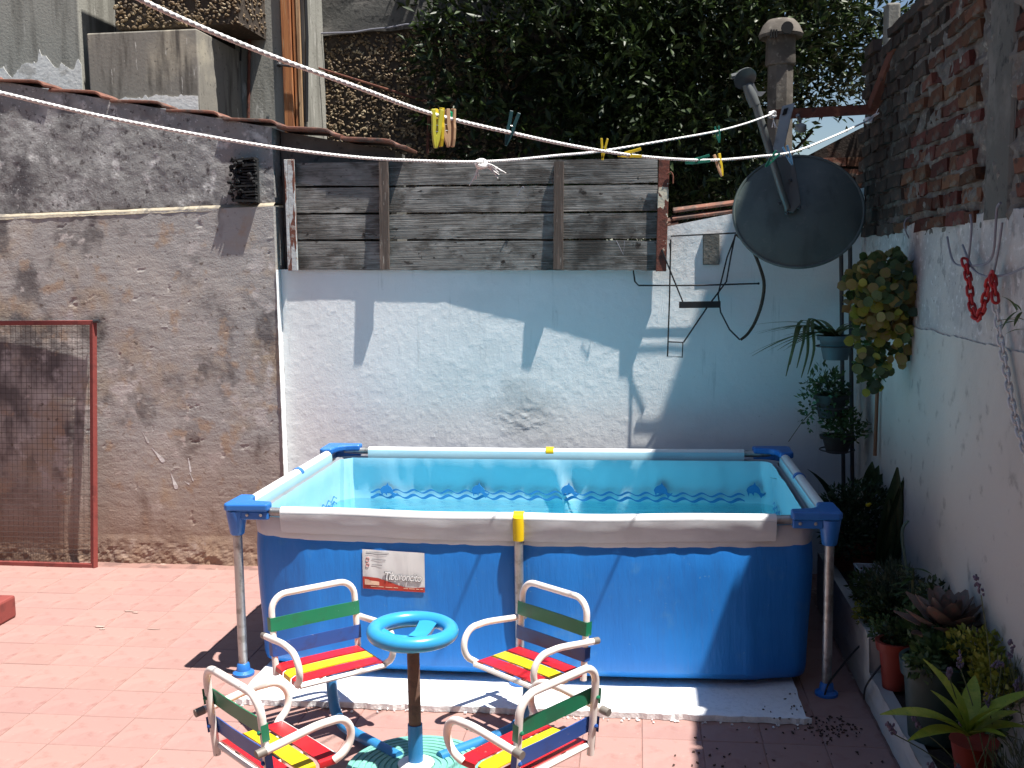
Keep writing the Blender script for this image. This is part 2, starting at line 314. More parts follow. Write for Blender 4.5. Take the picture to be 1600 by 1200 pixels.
GATER = M('red_oxide_paint', (0.25, 0.058, 0.05), 0.6, [(12, (0.18, .045, .04), .5, .66), (30, (.36, .20, .17), .68, .72)], [(40, .3, .004)])
MESHW = M('mesh_wire', (0.075, 0.06, 0.055), 0.7, metal=.3)
ROPE = M('white_rope', (0.82, 0.81, 0.80), 0.85, [(60, (.70, .69, .67), .5, .65)])
PEGY = M('peg_yellow', (0.62, 0.46, 0.025), 0.45); PEGL = M('peg_lemon', (0.55, 0.53, 0.06), 0.45)
PEGG = M('peg_green', (0.01, 0.15, 0.105), 0.45); PEGD = M('peg_dark_teal', (0.02, 0.075, 0.085), 0.45)
PEGB = M('peg_blue', (0.05, 0.14, 0.26), 0.45)
PEGW = M('peg_wood', (0.46, 0.29, 0.17), 0.7, [(20, (.36, .21, .12), .5, .65, (1, 1, .3))]); PEGE = M('peg_emerald', (0.005, 0.30, 0.14), 0.4)
SPRING = M('peg_spring', (0.25, 0.24, 0.23), 0.4, metal=.8)
CHAINR = M('red_plastic_chain', (0.42, 0.012, 0.014), 0.4, spec=.5)
CHAINW = M('white_plastic_chain', (0.62, 0.63, 0.63), 0.45)
TERRA = M('terracotta', (0.27, 0.09, 0.05), 0.8, [(9, (.20, .08, .05), .5, .66)], [(40, .2, .004)])
REDPOT = M('red_plastic_pot', (0.26, 0.04, 0.025), 0.5, [(9, (.21, .036, .025), .5, .65)])
GREENPOT = M('green_plastic_pot', (0.02, 0.045, 0.04), 0.45, [(9, (.03, .055, .05), .5, .65)])
BLUEPOT = M('grey_blue_pot', (0.07, 0.11, 0.13), 0.5, [(9, (.06, .09, .11), .5, .65)])
DARKPOT = M('dark_pot', (0.035, 0.032, 0.032), 0.6, [(9, (.05, .045, .04), .5, .65)])
BASKET = M('white_plastic', (0.62, 0.64, 0.68), 0.5)
SOIL = M('soil', (0.035, 0.026, 0.02), 0.95, [(30, (.06, .045, .035), .5, .6)], [(30, .8, .02)])
STICKW = M('bamboo_stick', (0.22, 0.10, 0.055), 0.7)
BARK = M('bark', (0.06, 0.045, 0.035), 0.95, [(9, (.10, .08, .06), .5, .65, (3, 3, .4))], [(20, .7, .02, (3, 3, .5))])
def leafmat(n, a, b, c, rough=.42, trans=.22, spec=.5, sc=9):
    return M(n, a, rough, [(sc, b, .45, .6), (sc * 2.6, c, .58, .7)], spec=spec, trans=trans)
LTREE = leafmat('tree_leaf', (0.015, 0.028, 0.010), (0.034, 0.060, 0.014), (0.095, 0.14, 0.03), .45, .16, .35, 7)  # lightest green put in for the sunlit leaves
LHANG = leafmat('hanging_leaf', (0.21, 0.20, 0.05), (0.25, 0.17, 0.075), (0.13, 0.165, 0.04), .5, .2, sc=7)
LDARK = leafmat('dark_leaf', (0.03, 0.055, 0.02), (0.04, 0.075, 0.026), (0.02, 0.04, 0.016), .45, .2)
LMID = leafmat('mid_leaf', (0.06, 0.11, 0.035), (0.08, 0.14, 0.04), (0.045, 0.08, 0.03), .5, .25)
LYEL = leafmat('yellow_green_leaf', (0.27, 0.29, 0.04), (0.33, 0.32, 0.05), (0.18, 0.22, 0.035), .5, .25)
LSPID = leafmat('spider_leaf', (0.09, 0.13, 0.045), (0.13, 0.17, 0.07), (0.06, 0.10, 0.03), .45, .25)
LECH = leafmat('rosette_leaf', (0.16, 0.12, 0.10), (0.22, 0.12, 0.10), (0.11, 0.10, 0.085), .45, .05)
LHOSTA = leafmat('striped_leaf', (0.26, 0.36, 0.035), (0.36, 0.42, 0.05), (0.15, 0.25, 0.035), .42, .25)
LLAV = leafmat('lavender_leaf', (0.085, 0.11, 0.06), (0.11, 0.14, 0.08), (0.06, 0.08, 0.045), .6, .2)
STEM = M('green_stem', (0.11, 0.13, 0.06), 0.7)
LAVFL = M('lavender_flower', (0.15, 0.12, 0.18), 0.8, [(60, (.10, .085, .11), .5, .6)])
YELFL = M('yellow_flower', (0.65, 0.50, 0.02), 0.6)
HOSEG = M('teal_hose', (0.07, 0.13, 0.11), 0.5)
FLUE = M('flue_cement', (0.135, 0.12, 0.105), 0.9, [(4, (0.085, .075, .065), .48, .64), (20, (.19, .175, .15), .56, .68)], [(50, .4, .006)], spec=.2)  # tree shade on the chimney put into a darkened concrete colour
DEB = M('debris', (0.06, 0.035, 0.028), 0.95)
PIGE = M('dark_lump', (0.05, 0.045, 0.04), 0.95)

def water_material():
    m = bpy.data.materials.new('pool_water'); m.use_nodes = True; nt = m.node_tree; N = nt.nodes; L = nt.links
    N.remove(N['Principled BSDF'])
    tr = N.new('ShaderNodeBsdfTransparent'); tr.inputs[0].default_value = (0.72, 0.95, 0.98, 1)
    gl = N.new('ShaderNodeBsdfGlossy'); gl.inputs['Roughness'].default_value = 0.03
    fr = N.new('ShaderNodeFresnel'); fr.inputs[0].default_value = 1.33
    tc = N.new('ShaderNodeTexCoord'); mp = N.new('ShaderNodeMapping'); mp.inputs['Scale'].default_value = (1.0, 2.2, 1)
    nz = N.new('ShaderNodeTexNoise'); nz.inputs['Scale'].default_value = 7.0; nz.inputs['Detail'].default_value = 2
    bp = N.new('ShaderNodeBump'); bp.inputs['Strength'].default_value = 0.45; bp.inputs['Distance'].default_value = 0.03
    L.new(tc.outputs['Object'], mp.inputs[0]); L.new(mp.outputs[0], nz.inputs['Vector']); L.new(nz.outputs['Fac'], bp.inputs['Height'])
    L.new(bp.outputs[0], gl.inputs['Normal']); L.new(bp.outputs[0], fr.inputs['Normal'])
    mx = N.new('ShaderNodeMixShader'); L.new(fr.outputs[0], mx.inputs[0]); L.new(tr.outputs[0], mx.inputs[1]); L.new(gl.outputs[0], mx.inputs[2])
    L.new(mx.outputs[0], N['Material Output'].inputs[0]); return m
WATER = water_material()

# ================================================================== SETTING
YL, YW, XR = 5.88, 5.95, 1.18          # faces of the left wall, the white wall and the right wall
g = MB(); g.bx(-120, 120, -120, 120, -0.30, -0.05); o = obj('ground', g, EARTH, world=True); o['kind'] = 'structure'
fl = MB(); fl.bx(-6.0, 1.6, -3.0, 6.3, -0.046, -0.0028); floor = obj('patio_floor', fl, GROUT, world=True); floor['kind'] = 'structure'
# floor tiles, one by one
def tile_mesh(seed):
    r = random.Random(seed); b = bmesh.new(); w, d = 0.2172, 0.2472
    bm = MB(); bm.bx(-w / 2, w / 2, -d / 2, d / 2, -0.010, 0.0)
    me = bpy.data.meshes.new('tile'); me.from_pydata(bm.v, [], bm.f); b.from_mesh(me)
    bmesh.ops.recalc_face_normals(b, faces=b.faces)
    bmesh.ops.bevel(b, geom=[e for e in b.edges if e.verts[0].co.z > -0.001 and e.verts[1].co.z > -0.001], offset=0.002, segments=1, affect='EDGES')
    b.to_mesh(me); b.free(); me.materials.append(TILE); return me
TM = [tile_mesh(i) for i in range(2)]
nt = 0
for i in range(-5, 19):
    for j in range(-9, 5):
        x = -3.08 + 0.22 * i + 0.11; y = 4.77 + 0.25 * j + 0.125
        if x > 0.86 or y > 5.86 or y < 2.9: continue
        if -1.45 < x < 0.5 and y > 4.15: continue
        if x < -3.75 and y < 3.6: continue
        tx, ty = random.gauss(0, .002), random.gauss(0, .002)
        mw = Matrix.Translation((x + random.gauss(0, .0006), y + random.gauss(0, .0006), random.uniform(-.0006, .0006))) @ Matrix.Rotation(tx, 4, 'X') @ Matrix.Rotation(ty, 4, 'Y') @ Matrix.Rotation(random.gauss(0, .002), 4, 'Z')
        inst('tile', TM[nt % 2], mw, floor); nt += 1
# pale mortar smears along two joints of the floor
sm = MB()
for (px, py, w, d) in [(202, 955, .035, .008), (212, 957, .02, .01), (155, 979, .035, .012), (160, 983, .02, .01), (240, 983, .035, .004)]:
    p = P(px, py, z=0.003); k = 9
    sm.prism([(p.x + w * math.cos(2 * math.pi * q / k) * random.uniform(.5, 1), p.y + d * math.sin(2 * math.pi * q / k) * random.uniform(.5, 1), 0.0022) for q in range(k)], (0, 0, .0022))
o = obj('mortar_smear', sm, SMEARM, parent=floor); stuff(o)

# ---------------------------------------------------------------- left rendered wall
def wall_sheet(mb, x0, x1, zb, zt, yf, disp, res=0.014, back=0.25):
    """rough wall face towards -y with closed sides; zb, zt and yf are functions"""
    nx = max(2, int((x1 - x0) / res)); zm = max(zt(x0), zt(x1)) - min(zb(x0), zb(x1)); nz = max(2, int(zm / res))
    xs = np.linspace(x0, x1, nx + 1); B = np.array([zb(x) for x in xs]); T = np.array([zt(x) for x in xs])
    V = np.linspace(0, 1, nz + 1)[:, None]; Z = B[None, :] + (T - B)[None, :] * V; X = np.repeat(xs[None, :], nz + 1, 0)
    Y = yf(X, Z) - disp(X, Z); edge = np.minimum(np.minimum(np.arange(nx + 1)[None, :], nx - np.arange(nx + 1)[None, :]), 4) / 4.0
    pts = np.stack([X, Y, Z], -1).reshape(-1, 3); off = len(mb.v); mb.v.extend(map(tuple, pts.tolist()))
    w = nx + 1
    for j in range(nz):
        r0 = off + j * w
        mb.f.extend([(r0 + i, r0 + i + 1, r0 + w + i + 1, r0 + w + i) for i in range(nx)])
    # sides, top, back
    ring = [off + i for i in range(w)] + [off + j * w + nx for j in range(1, nz + 1)] + [off + nz * w + i for i in range(nx - 1, -1, -1)] + [off + j * w for j in range(nz - 1, 0, -1)]
    o2 = len(mb.v)
    for i in ring: p = mb.v[i]; mb.v.append((p[0], float(np.max(Y)) + back, p[2]))
    n = len(ring)
    mb.f.extend([(ring[i], o2 + i, o2 + (i + 1) % n, ring[(i + 1) % n]) for i in range(n)])
    mb.f.append(tuple(o2 + i for i in range(n)))
XLE = -2.083
ledge = lambda x: 2.101 + (x + 2.065) * 0.019
coping = lambda x: 2.572 - (x + 2.053) * 0.192
wt = thing('rendered_wall', (-3.2, 6.0, 0), 'tall rough grey-brown rendered wall with clay tile coping left of the pool', 'wall')
def rough(X, Z):
    d = .007 * fbm(X * 1.1, Z * 1.2, 3, 2) + .0014 * fbm(X * 7, Z * 8, 9, 3)
    jx, jz = X + .05 * fbm(X * 16, Z * 16, 90, 3), Z + .04 * fbm(X * 18, Z * 18, 95, 3)
    pits = np.clip(vnoise(jx * 15, jz * 20, 40) + .12 * fbm(X * 60, Z * 60, 97, 2) - .44, 0, 1) * .05
    lumps = np.clip(vnoise(jx * 9, jz * 14, 77) + .1 * fbm(X * 50, Z * 50, 98, 2) - .455, 0, 1) * .035
    foot = np.clip(.17 - Z, 0, 1) * .13 * (0.6 + vnoise(jx * 11, jz * 14, 5) + .5 * fbm(X * 40, Z * 40, 99, 3))
    return d - pits + lumps + foot + 0.0008 * fbm(X * 22 + 2 * fbm(X * 3, Z * 3, 4, 2), Z * 48, 21, 2)
m = MB(); wall_sheet(m, -5.2, XLE, lambda x: -0.02, ledge, lambda X, Z: YL + 0 * X, rough, .012)
obj('wall_face', m, RENDER, wt, smooth=False)
m = MB(); wall_sheet(m, -5.2, XLE - .002, lambda x: ledge(x) + .022, lambda x: coping(x) - .035, lambda X, Z: YL + .028 + 0 * X, lambda X, Z: .012 * fbm(X * 2, Z * 2.3, 31, 4) + .005 * fbm(X * 14, Z * 14, 61, 3), .014)
obj('upper_wall_face', m, RENDER_UP, wt)
m = MB()
nl = 160
for i in range(nl):
    xa = -5.2 + i * (5.2 + XLE) / nl; xb = xa + (5.2 + XLE) / nl; c4 = []
    for x in (xa, xb):
        k = .004 * mnoise.noise(Vector((x * 7, 1, 5))) + .002 * mnoise.noise(Vector((x * 31, 1, 5))); hh = .008 * mnoise.noise(Vector((x * 9, 8, 5))) + .005 * mnoise.noise(Vector((x * 37, 8, 5))); z = ledge(x)
        c4.append([(x, YL - .001 + k, z - .012 + hh), (x, YL + .005 + k, z + .006 + hh * .4), (x, YL + .05, z + .036)])
    A, B = c4; m.add(A + B, [(0, 3, 4, 1), (1, 4, 5, 2)])
obj('ledge', m, LEDGE, wt)
m = MB(); m.grid(lambda u, v: (XLE + .003 + .002 * mnoise.noise(Vector((u * 3, v * 40, 1))), YL - .008 - (.006 * max(0, mnoise.noise(Vector((u, v * 55, 4))))) * (u < .01) + u * (YW - YL + .01), v * 1.742), 3, 90)
obj('painted_reveal', m, REVEAL, wt, smooth=True)
# sooty vent with ragged fins
m = MB(); a = P(366, 318, y=YL); b_ = P(401, 247, y=YL)
m.bx(a.x + .02, b_.x, YL - .004, YL + .03, a.z, b_.z)
for i in range(15):
    z = a.z + .012 + i * (b_.z - a.z - .02) / 14; ww = random.uniform(.35, 1.05)
    m.box((b_.x - (b_.x - a.x) * ww / 2, YL - .022, z), ((b_.x - a.x) * ww, random.uniform(.02, .05), random.uniform(.006, .014)), Matrix.Rotation(random.uniform(-.12, .12), 3, 'Y'))
for i in range(110):
    m.blob((random.uniform(a.x - .01, b_.x), YL - random.uniform(.0, .04), random.uniform(a.z, b_.z)), (random.uniform(.006, .018),) * 3, jag=.4)
obj('vent', m, BLACK, wt)
m = MB()                                                       # dribbles of white paint
for (x0_, y0_, x1_, y1_, w0, w1) in [(222, 674, 232, 692, 1, 3), (237, 700, 256, 722, 2.5, 5), (266, 738, 276, 764, 2, 5), (294, 716, 298, 738, 3, 2), (296, 738, 302, 752, 1.6, 1), (288, 752, 296, 757, 1, 1.5)]:
    yd_ = YL - float(rough(np.array([P(x0_, y0_, y=YL).x]), np.array([P(x0_, y0_, y=YL).z]))[0]) - .003; p, q = P(x0_, y0_, y=yd_), P(x1_, y1_, y=yd_); s = 5.88 / 1650
    d_ = (q - p).normalized(); sd_ = Vector((d_.z, 0, -d_.x)); out_ = []
    sf_ = lambda v: Vector((v.x, YL - float(rough(np.array([v.x]), np.array([v.z]))[0]) - .0012, v.z))
    for t_, w_ in ((0, .25), (.1, .4), (.2, .5), (.33, .5), (.45, .6), (.58, .8), (.7, .9), (.8, .95), (.88, 1.0), (.95, .8), (1, .35)):
        ww_ = (w0 + (w1 - w0) * t_) * s * .8 * w_; out_.append((sf_(p.lerp(q, t_) + sd_ * ww_), sf_(p.lerp(q, t_) - sd_ * ww_)))
    m.add([c_ for a_ in out_ for c_ in a_], [(2 * i, 2 * i + 1, 2 * i + 3, 2 * i + 2) for i in range(len(out_) - 1)])
o = obj('paint_drip', m, LIMEW, wt)
# clay coping tiles stepping down to the right
def coping_tile(x, z, tilt, mat, par, L=.37, y0=5.888, y1=6.12):
    prof = [(0, 0), (.12, .001), (.25, .0), (.285, -.003), (.305, -.012), (.322, -.026), (L, -.034)]
    pts = [Vector((px_ * math.cos(tilt) - pz_ * math.sin(tilt), 0, px_ * math.sin(tilt) + pz_ * math.cos(tilt))) for px_, pz_ in prof]
    low = [p + Vector((-.004, 0, -.015)) for p in pts]
    jy = random.uniform(-.010, .008); mm = MB(); mm.prism([(x + p.x, y0 + jy, z + p.z) for p in pts + low[::-1]], (0, y1 - y0, 0))
    return obj('coping_tile', mm, mat, par, bevel=.004)
for px in (-120, -28, 65, 153, 249, 337, 428):
    p = P(px - 88, 0, y=YL); coping_tile(p.x, coping(p.x + .17) + .004 + random.uniform(-.006, .006), -.05 + random.uniform(-.03, .02), CLAY, wt)
# end of the wall carrying on behind the fence
m = MB(); wall_sheet(m, XLE + .01, -1.40, lambda x: 0, lambda x: coping(x) - .04, lambda X, Z: 6.02 + 0 * X, lambda X, Z: .01 * fbm(X * 3, Z * 3, 8, 3), .03)
obj('wall_end', m, CONCDK, wt)
for px in (512, 612):
    p = P(px - 88, 0, y=YL); coping_tile(p.x, coping(p.x + .17) + .012, -.07, CLAY, wt, L=.38, y0=5.893, y1=6.2)

# ---------------------------------------------------------------- white wall behind the pool
ww = thing('white_wall', (-0.4, 6.05, 0), 'whitewashed bumpy plaster wall behind the pool with a grey peeling patch', 'wall')
def lumpy(X, Z):
    d = .005 * fbm(X * 1.2, Z * 1.2, 2, 2) + .0004 * fbm(X * 9, Z * 9, 14, 2) + .0013 * np.clip(fbm(X * 34, Z * 30, 33, 2) + .1, 0, 1)
    pt = np.exp(-((X + .67) / .17) ** 2 - ((Z - .86) / .09) ** 2)
    return d - .006 * np.clip(vnoise(X * 5, Z * 7, 55) - .3, 0, 1) + pt * .0045 * np.clip(fbm(X * 24, Z * 34, 71, 3), -.25, .4)
topw = lambda x: 1.742 if x < .095 else (1.742 + (x - .095) / .03 * .205 if x < .125 else 1.947 + (x - .125) * .178)
m = MB(); wall_sheet(m, XLE + .004, 1.19, lambda x: -.02, topw, lambda X, Z: YW + 0 * X, lumpy, .011)
obj('wall_face', m, WHITEW, ww)
m = MB(); a = P(1098, 414, y=YW); b_ = P(1124, 366, y=YW); m.bx(a.x, b_.x, YW - .018, YW + .03, a.z, b_.z)
obj('air_brick', m, CONCDK, ww, bevel=.004)
# clay tiles on the little gable beside the fence
for k, (pxa, pya, pxb, pyb, dy) in enumerate([(1052, 329, 1250, 303, .0), (1050, 341, 1250, 316, -.03), (1040, 347, 1062, 338, .02), (1040, 352, 1060, 346, -.02)]):
    a = P(pxa, pya, y=YW + .008 + dy * .2); b_ = P(pxb, pyb, y=YW + .008 + dy * .2); mm = MB()
    d = (b_ - a); n = 10
    prof = [(math.cos(q * math.pi / 6 - .3) * .035, math.sin(q * math.pi / 6 - .3) * .016) for q in range(8)]
    mm.prism([a, b_, b_ + Vector((0, .03, .014)), b_ + Vector((0, .16, .02)), a + Vector((0, .16, .02)), a + Vector((0, .03, .014))], (0, 0, -.016))
    obj('ridge_tile', mm, CLAY, ww, bevel=.003)

# ---------------------------------------------------------------- right wall: white dado, old brick above
rw = thing('brick_wall', (1.35, 4.2, 0), 'old brick wall with whitewashed lower half along the right side', 'wall')
HT = 2.80
m = MB(); m.bx(XR + .03, XR + .30, 1.4, 6.0, 0, HT - .02)
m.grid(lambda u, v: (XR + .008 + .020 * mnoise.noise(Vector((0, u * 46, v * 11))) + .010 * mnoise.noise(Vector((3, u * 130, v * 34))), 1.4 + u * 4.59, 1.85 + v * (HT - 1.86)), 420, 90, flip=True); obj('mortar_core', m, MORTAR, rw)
# whitewashed plaster, ragged at the top, with a second coat line lower down
def side_sheet(mb, y0, y1, zt, xf, disp, res=.016, zb=lambda y: 0.0):
    ny = int((y1 - y0) / res); nz = int((zt(y0) - zb(y0)) / res); ys = np.linspace(y0, y1, ny + 1); T = np.array([zt(v) for v in ys]); B = np.array([zb(v) for v in ys])
    V = np.linspace(0, 1, nz + 1)[:, None]; Z = B[None, :] + (T - B)[None, :] * V; Y = np.repeat(ys[None, :], nz + 1, 0); X = xf(Y, Z) - disp(Y, Z)
    off = len(mb.v); mb.v.extend(map(tuple, np.stack([X, Y, Z], -1).reshape(-1, 3).tolist())); w = ny + 1
    for j in range(nz):
        r0 = off + j * w; mb.f.extend([(r0 + i + 1, r0 + i, r0 + w + i, r0 + w + i + 1) for i in range(ny)])
    top = off + nz * w; o2 = len(mb.v)
    for i in range(w): p = mb.v[top + i]; mb.v.append((XR + .02, p[1], p[2] + .004))
    mb.f.extend([(top + i + 1, top + i, o2 + i, o2 + i + 1) for i in range(ny)])
zt1 = lambda y: 1.905 + .010 * mnoise.noise(Vector((y * 9, 1, 0))) + .009 * mnoise.noise(Vector((y * 31, 2, 0)))
l2 = lambda y: 1.455 + .016 * mnoise.noise(Vector((y * 5, 3, 0))) + .007 * mnoise.noise(Vector((y * 19, 3, 0)))
rdisp = lambda Y, Z: .006 * fbm(Y * 2, Z * 2, 12, 3) + .0015 * fbm(Y * 13, Z * 13, 44, 3)
m = MB(); side_sheet(m, 1.4, 5.96, l2, lambda Y, Z: XR - .007 + 0 * Y, rdisp); obj('whitewash_face', m, WHITER, rw)
m = MB(); side_sheet(m, 1.4, 5.96, zt1, lambda Y, Z: XR + 0 * Y, lambda Y, Z: rdisp(Y, Z) + .003 * fbm(Y * 16, Z * 16, 48, 3), zb=lambda y: l2(y) - .03); obj('old_whitewash_band', m, OLDWHITE, rw)
# bricks
def brick_mesh(seed):
    r = random.Random(seed); mm = MB(); L, H, D = .222, .057, .05
    mm.bx(-D / 2, D / 2, -L / 2, L / 2, -H / 2, H / 2); b = bmesh.new(); me = bpy.data.meshes.new('brick'); me.from_pydata(mm.v, [], mm.f); b.from_mesh(me)
    bmesh.ops.recalc_face_normals(b, faces=b.faces); bmesh.ops.subdivide_edges(b, edges=[e for e in b.edges if abs(e.verts[0].co.y - e.verts[1].co.y) > .1], cuts=2)
    for v in b.verts: v.co += Vector((r.uniform(-.005, .005), r.uniform(-.006, .006), r.uniform(-.005, .005)))
    b.to_mesh(me); b.free(); me.materials.append(BRICK); return me
BM = [brick_mesh(i) for i in range(8)]
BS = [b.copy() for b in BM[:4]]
for b_ in BS: b_.materials.clear(); b_.materials.append(DARKBRICK)
nb = 0
for c in range(14):
    z = 1.86 + .0725 * c + .036
    if z + .03 > HT + .13: break
    y = 2.75 + (.12 if c % 2 else 0) + random.uniform(-.03, .03)
    while y < 5.9:
        Lb = random.choice((.222, .222, .222, .11)) ; k = Lb / .222; yc = y + Lb / 2
        if not (3.56 < yc < 3.98) and (z + .03 < HT or random.random() < .6):
            dz = .014 * mnoise.noise(Vector((yc * 1.3, c * .4, 0)))
            mw = Matrix.Translation((XR + .021 + random.uniform(-.010, .010), yc, z + dz)) @ Matrix.Rotation(random.gauss(0, .02), 4, 'X') @ Matrix.Rotation(random.gauss(0, .03), 4, 'Z') @ Matrix.Diagonal((1, k, random.uniform(.72, .98), 1))
            near_black = yc > 5.05 - max(0, z - 2.2) * 1.3 + .3 * mnoise.noise(Vector((c * .7, yc * 2, 0)))
            inst('brick', random.choice(BS if near_black else BM), mw, rw); nb += 1
        y += Lb + random.uniform(.012, .024)
m = MB(); m.grid(lambda u, v: (XR - .004 + .004 * mnoise.noise(Vector((u * 3, v * 9, 5))) + .012 * (abs(u - .5) > .45), 3.625 + u * .27 + .006 * mnoise.noise(Vector((u * 2, v * 14, 9))), 1.88 + v * .90), 14, 40, flip=True)
m.bx(XR + .004, XR + .05, 3.63, 3.89, 1.88, HT + .05)
obj('concrete_pillar', m, CONCDK, rw)

# raised planter along the right wall
pw = thing('planter_wall', (.95, 4.6, 0), 'low whitewashed masonry planter running along the right wall', 'planter')
m = MB()
def pl_top(y): return .135 if y < 4.16 else .275
m.grid(lambda u, v: (.888 - .004 * mnoise.noise(Vector((u * 30, v * 4, 2))), 2.0 + u * 3.4, v * pl_top(2.0 + u * 3.4) + .006 * mnoise.noise(Vector((u * 60, 7, 1)))), 170, 8, flip=True)
m.bx(.892, .94, 2.0, 4.16, 0, .128); m.bx(.892, .94, 4.16, 5.4, 0, .268)
obj('planter_face', m, WHITER, pw)
m = MB(); m.grid(lambda u, v: (.935 + u * .26, 2.0 + v * 3.5, pl_top(2 + v * 3.5) - .025 + .02 * mnoise.noise(Vector((u * 6, v * 50, 1)))), 8, 90)
obj('soil', m, SOIL, pw)

# brick wall seen behind, beyond the corner
bw = thing('far_brick_wall', (1.2, 7.4, 0), 'dim brick wall with sloping top in the background behind the satellite dish', 'wall')
m = MB(); a, b_, c, d = P(1225, 262, y=7.4), P(1345, 200, y=7.4), P(1480, 150, y=7.4), P(1480, 420, y=7.4)
m.prism([(a.x, 7.4, 0), (d.x, 7.4, 0), (c.x, 7.4, c.z), (b_.x, 7.4, b_.z), (a.x, 7.4, a.z)], (0, .2, 0)); obj('mortar_core', m, DARKBRICK, bw)
for r_ in range(9):
    for k in range(7):
        z = 1.95 + r_ * .075; x = a.x + .05 + k * .235 + (.11 if r_ % 2 else 0)
        if z + .05 < a.z + (x - .12 - a.x) * (b_.z - a.z) / (b_.x - a.x) and x < 1.9:
            inst('brick', random.choice(BM), Matrix.Translation((x, 7.385, z)) @ Matrix.Rotation(math.pi / 2, 4, 'Z'), bw)

# unseen block sized to cast the wall shade, unseen house added to cut sky light
m = MB(); m.bx(1.95, 4.4, 4.73, 5.50, 0, 6.28); tag(obj('unseen_shade_block', m, CONC, bevel=.02), 'tall unseen block beyond the brick wall, sized to cast its shade', 'shade block')
oh = thing('unseen_house', (-2.2, -1.2, 0), 'unseen house with doorway behind the viewer, added to cut sky light', 'house')
m = MB(); m.bx(-6.0, -3.6, -1.5, -1.2, 0, 3.3); m.bx(-2.6, 1.6, -1.5, -1.2, 0, 3.3); m.bx(-3.6, -2.6, -1.5, -1.2, 2.1, 3.3); obj('wall', m, CONCL, oh)
m = MB(); m.bx(-6.2, 1.7, -1.9, -.75, 3.305, 3.43); obj('eave', m, CONC, oh)
m = MB(); m.bx(-3.6, -2.6, -1.42, -1.36, 0, 2.1); obj('door', m, BATTEN, oh)
m = MB(); m.bx(XR, XR + .3, -1.19, 1.39, 0, HT - .02); obj('side_wall', m, WHITER, oh)

# ---------------------------------------------------------------- neighbour's house, upper left
nh = thing('neighbour_house', (-3.0, 6.9, 0), 'streaked grey concrete house with pebbled panel rising above the tiled wall', 'house')
YH = 6.6
a = P(125, 60, y=YH)
m = MB(); m.bx(-5.6, a.x, YH, YH + .5, 0, 4.4); obj('left_wall', m, CONCL, nh, bevel=.01)
m = MB(); k = 120                                              # lime wash flaking at the foot of it
pts = []
for i in range(k + 1):
    x = -4.6 + (a.x + 4.6) * i / k; pts.append((x, YH - .004, P(0, 100, y=YH).z - .03 + .07 * mnoise.noise(Vector((x * 4, 1, 2))) + .09 * mnoise.noise(Vector((x * 9, 6, 2))) + .16 * max(0, mnoise.noise(Vector((x * 19, 4, 2))) - .1 + .35 * mnoise.noise(Vector((x * 47, 9, 2))))))
m.prism([(-4.6, YH - .004, 2.4)] + pts + [(a.x - .003, YH - .004, 2.4)], (0, .003, 0)); obj('lime_wash', m, LIMEW, nh)
m = MB(); m.bx(-4.0, -2.3, 7.7, 7.8, 0, 4.4); obj('recess_back', m, BLACK, nh)  # painted black to stand for the shade inside the recess
YB = 6.30; a, b_ = P(135, 52, y=YB), P(313, 172, y=YB)
m = MB(); m.bx(a.x, b_.x, YB, YB + .85, 1.8, a.z); obj('tank_box', m, TANK, nh, bevel=.008)
m = MB(); pts = []
for i in range(80):
    x = a.x + .05 + (b_.x - a.x - .06) * i / 79; pts.append((x, YB - .004, P(200, 154, y=YB).z + .03 * mnoise.noise(Vector((x * 6, 2, 2))) + .05 * max(0, mnoise.noise(Vector((x * 30, 4, 2))))))
m.prism([(a.x + .05, YB - .004, 2.4)] + pts + [(b_.x - .01, YB - .004, 2.4)], (0, .003, 0)); obj('lime_wash', m, LIMEW, nh)
c, d = P(180, 44, y=6.5), P(372, 44, y=6.5)
m = MB(); m.bx(c.x, d.x, 6.52, 7.4, c.z, c.z + 1.0); pb = obj('pebble_panel', m, PEBBED, nh)
m = MB()
for i in range(900):
    x = random.uniform(c.x, d.x); z = c.z + random.uniform(.0, .55)
    m.blob((x, 6.515, z), (random.uniform(.008, .02), .010, random.uniform(.006, .012)), Matrix.Rotation(random.uniform(-.9, .9), 3, 'Y'), .2)
for i in range(250):
    m.blob((d.x, random.uniform(6.52, 7.3), c.z + random.uniform(0, .5)), (.01, random.uniform(.008, .02), .009), None, .2)
stuff(obj('pebbles', m, PEBBLE, pb))
YC = 7.0; a, b_ = P(366, 60, y=YC), P(441, 60, y=YC)
m = MB(); m.bx(a.x, b_.x + .0, YC, YC + .4, 0, 4.6); obj('corner_column', m, CONCL, nh, bevel=.01)
m = MB(); p, q = P(391, -40, y=YC - .02), P(388, 185, y=YC - .02); m.tube([p, p.lerp(q, .5), q], .011, 8); obj('conduit', m, RUST, nh, smooth=True)
p, q = P(377, -40, y=YC - .02), P(376, 95, y=YC - .02); m = MB(); m.tube([p, q], .006, 6); obj('cable', m, WIREBLK, nh)
for (x0_, x1_, mt, dy) in [(441, 456, ORANGE, 0), (458, 463, ORANGE, .012), (464, 470, ORANGEL, .006)]:
    p, q = P(x0_, 100, y=YC - .03), P(x1_, 100, y=YC - .03); m = MB(); m.bx(p.x, q.x, YC - .03 + dy, YC + .08, 1.6, 4.5); obj('timber_jamb', m, mt, nh, bevel=.004)
p, q = P(471, 100, y=YC), P(477, 100, y=YC); m = MB(); m.bx(p.x, q.x, YC + .005, YC + .5, 1.6, 4.5); obj('column_edge', m, CONCL, nh)
p, q = P(476, -30, y=YC - .01), P(479, 190, y=YC - .01); m = MB(); m.tube([p, p.lerp(q, .4) + Vector((.01, 0, 0)), q], .012, 7); obj('cable', m, WIREBLK, nh)
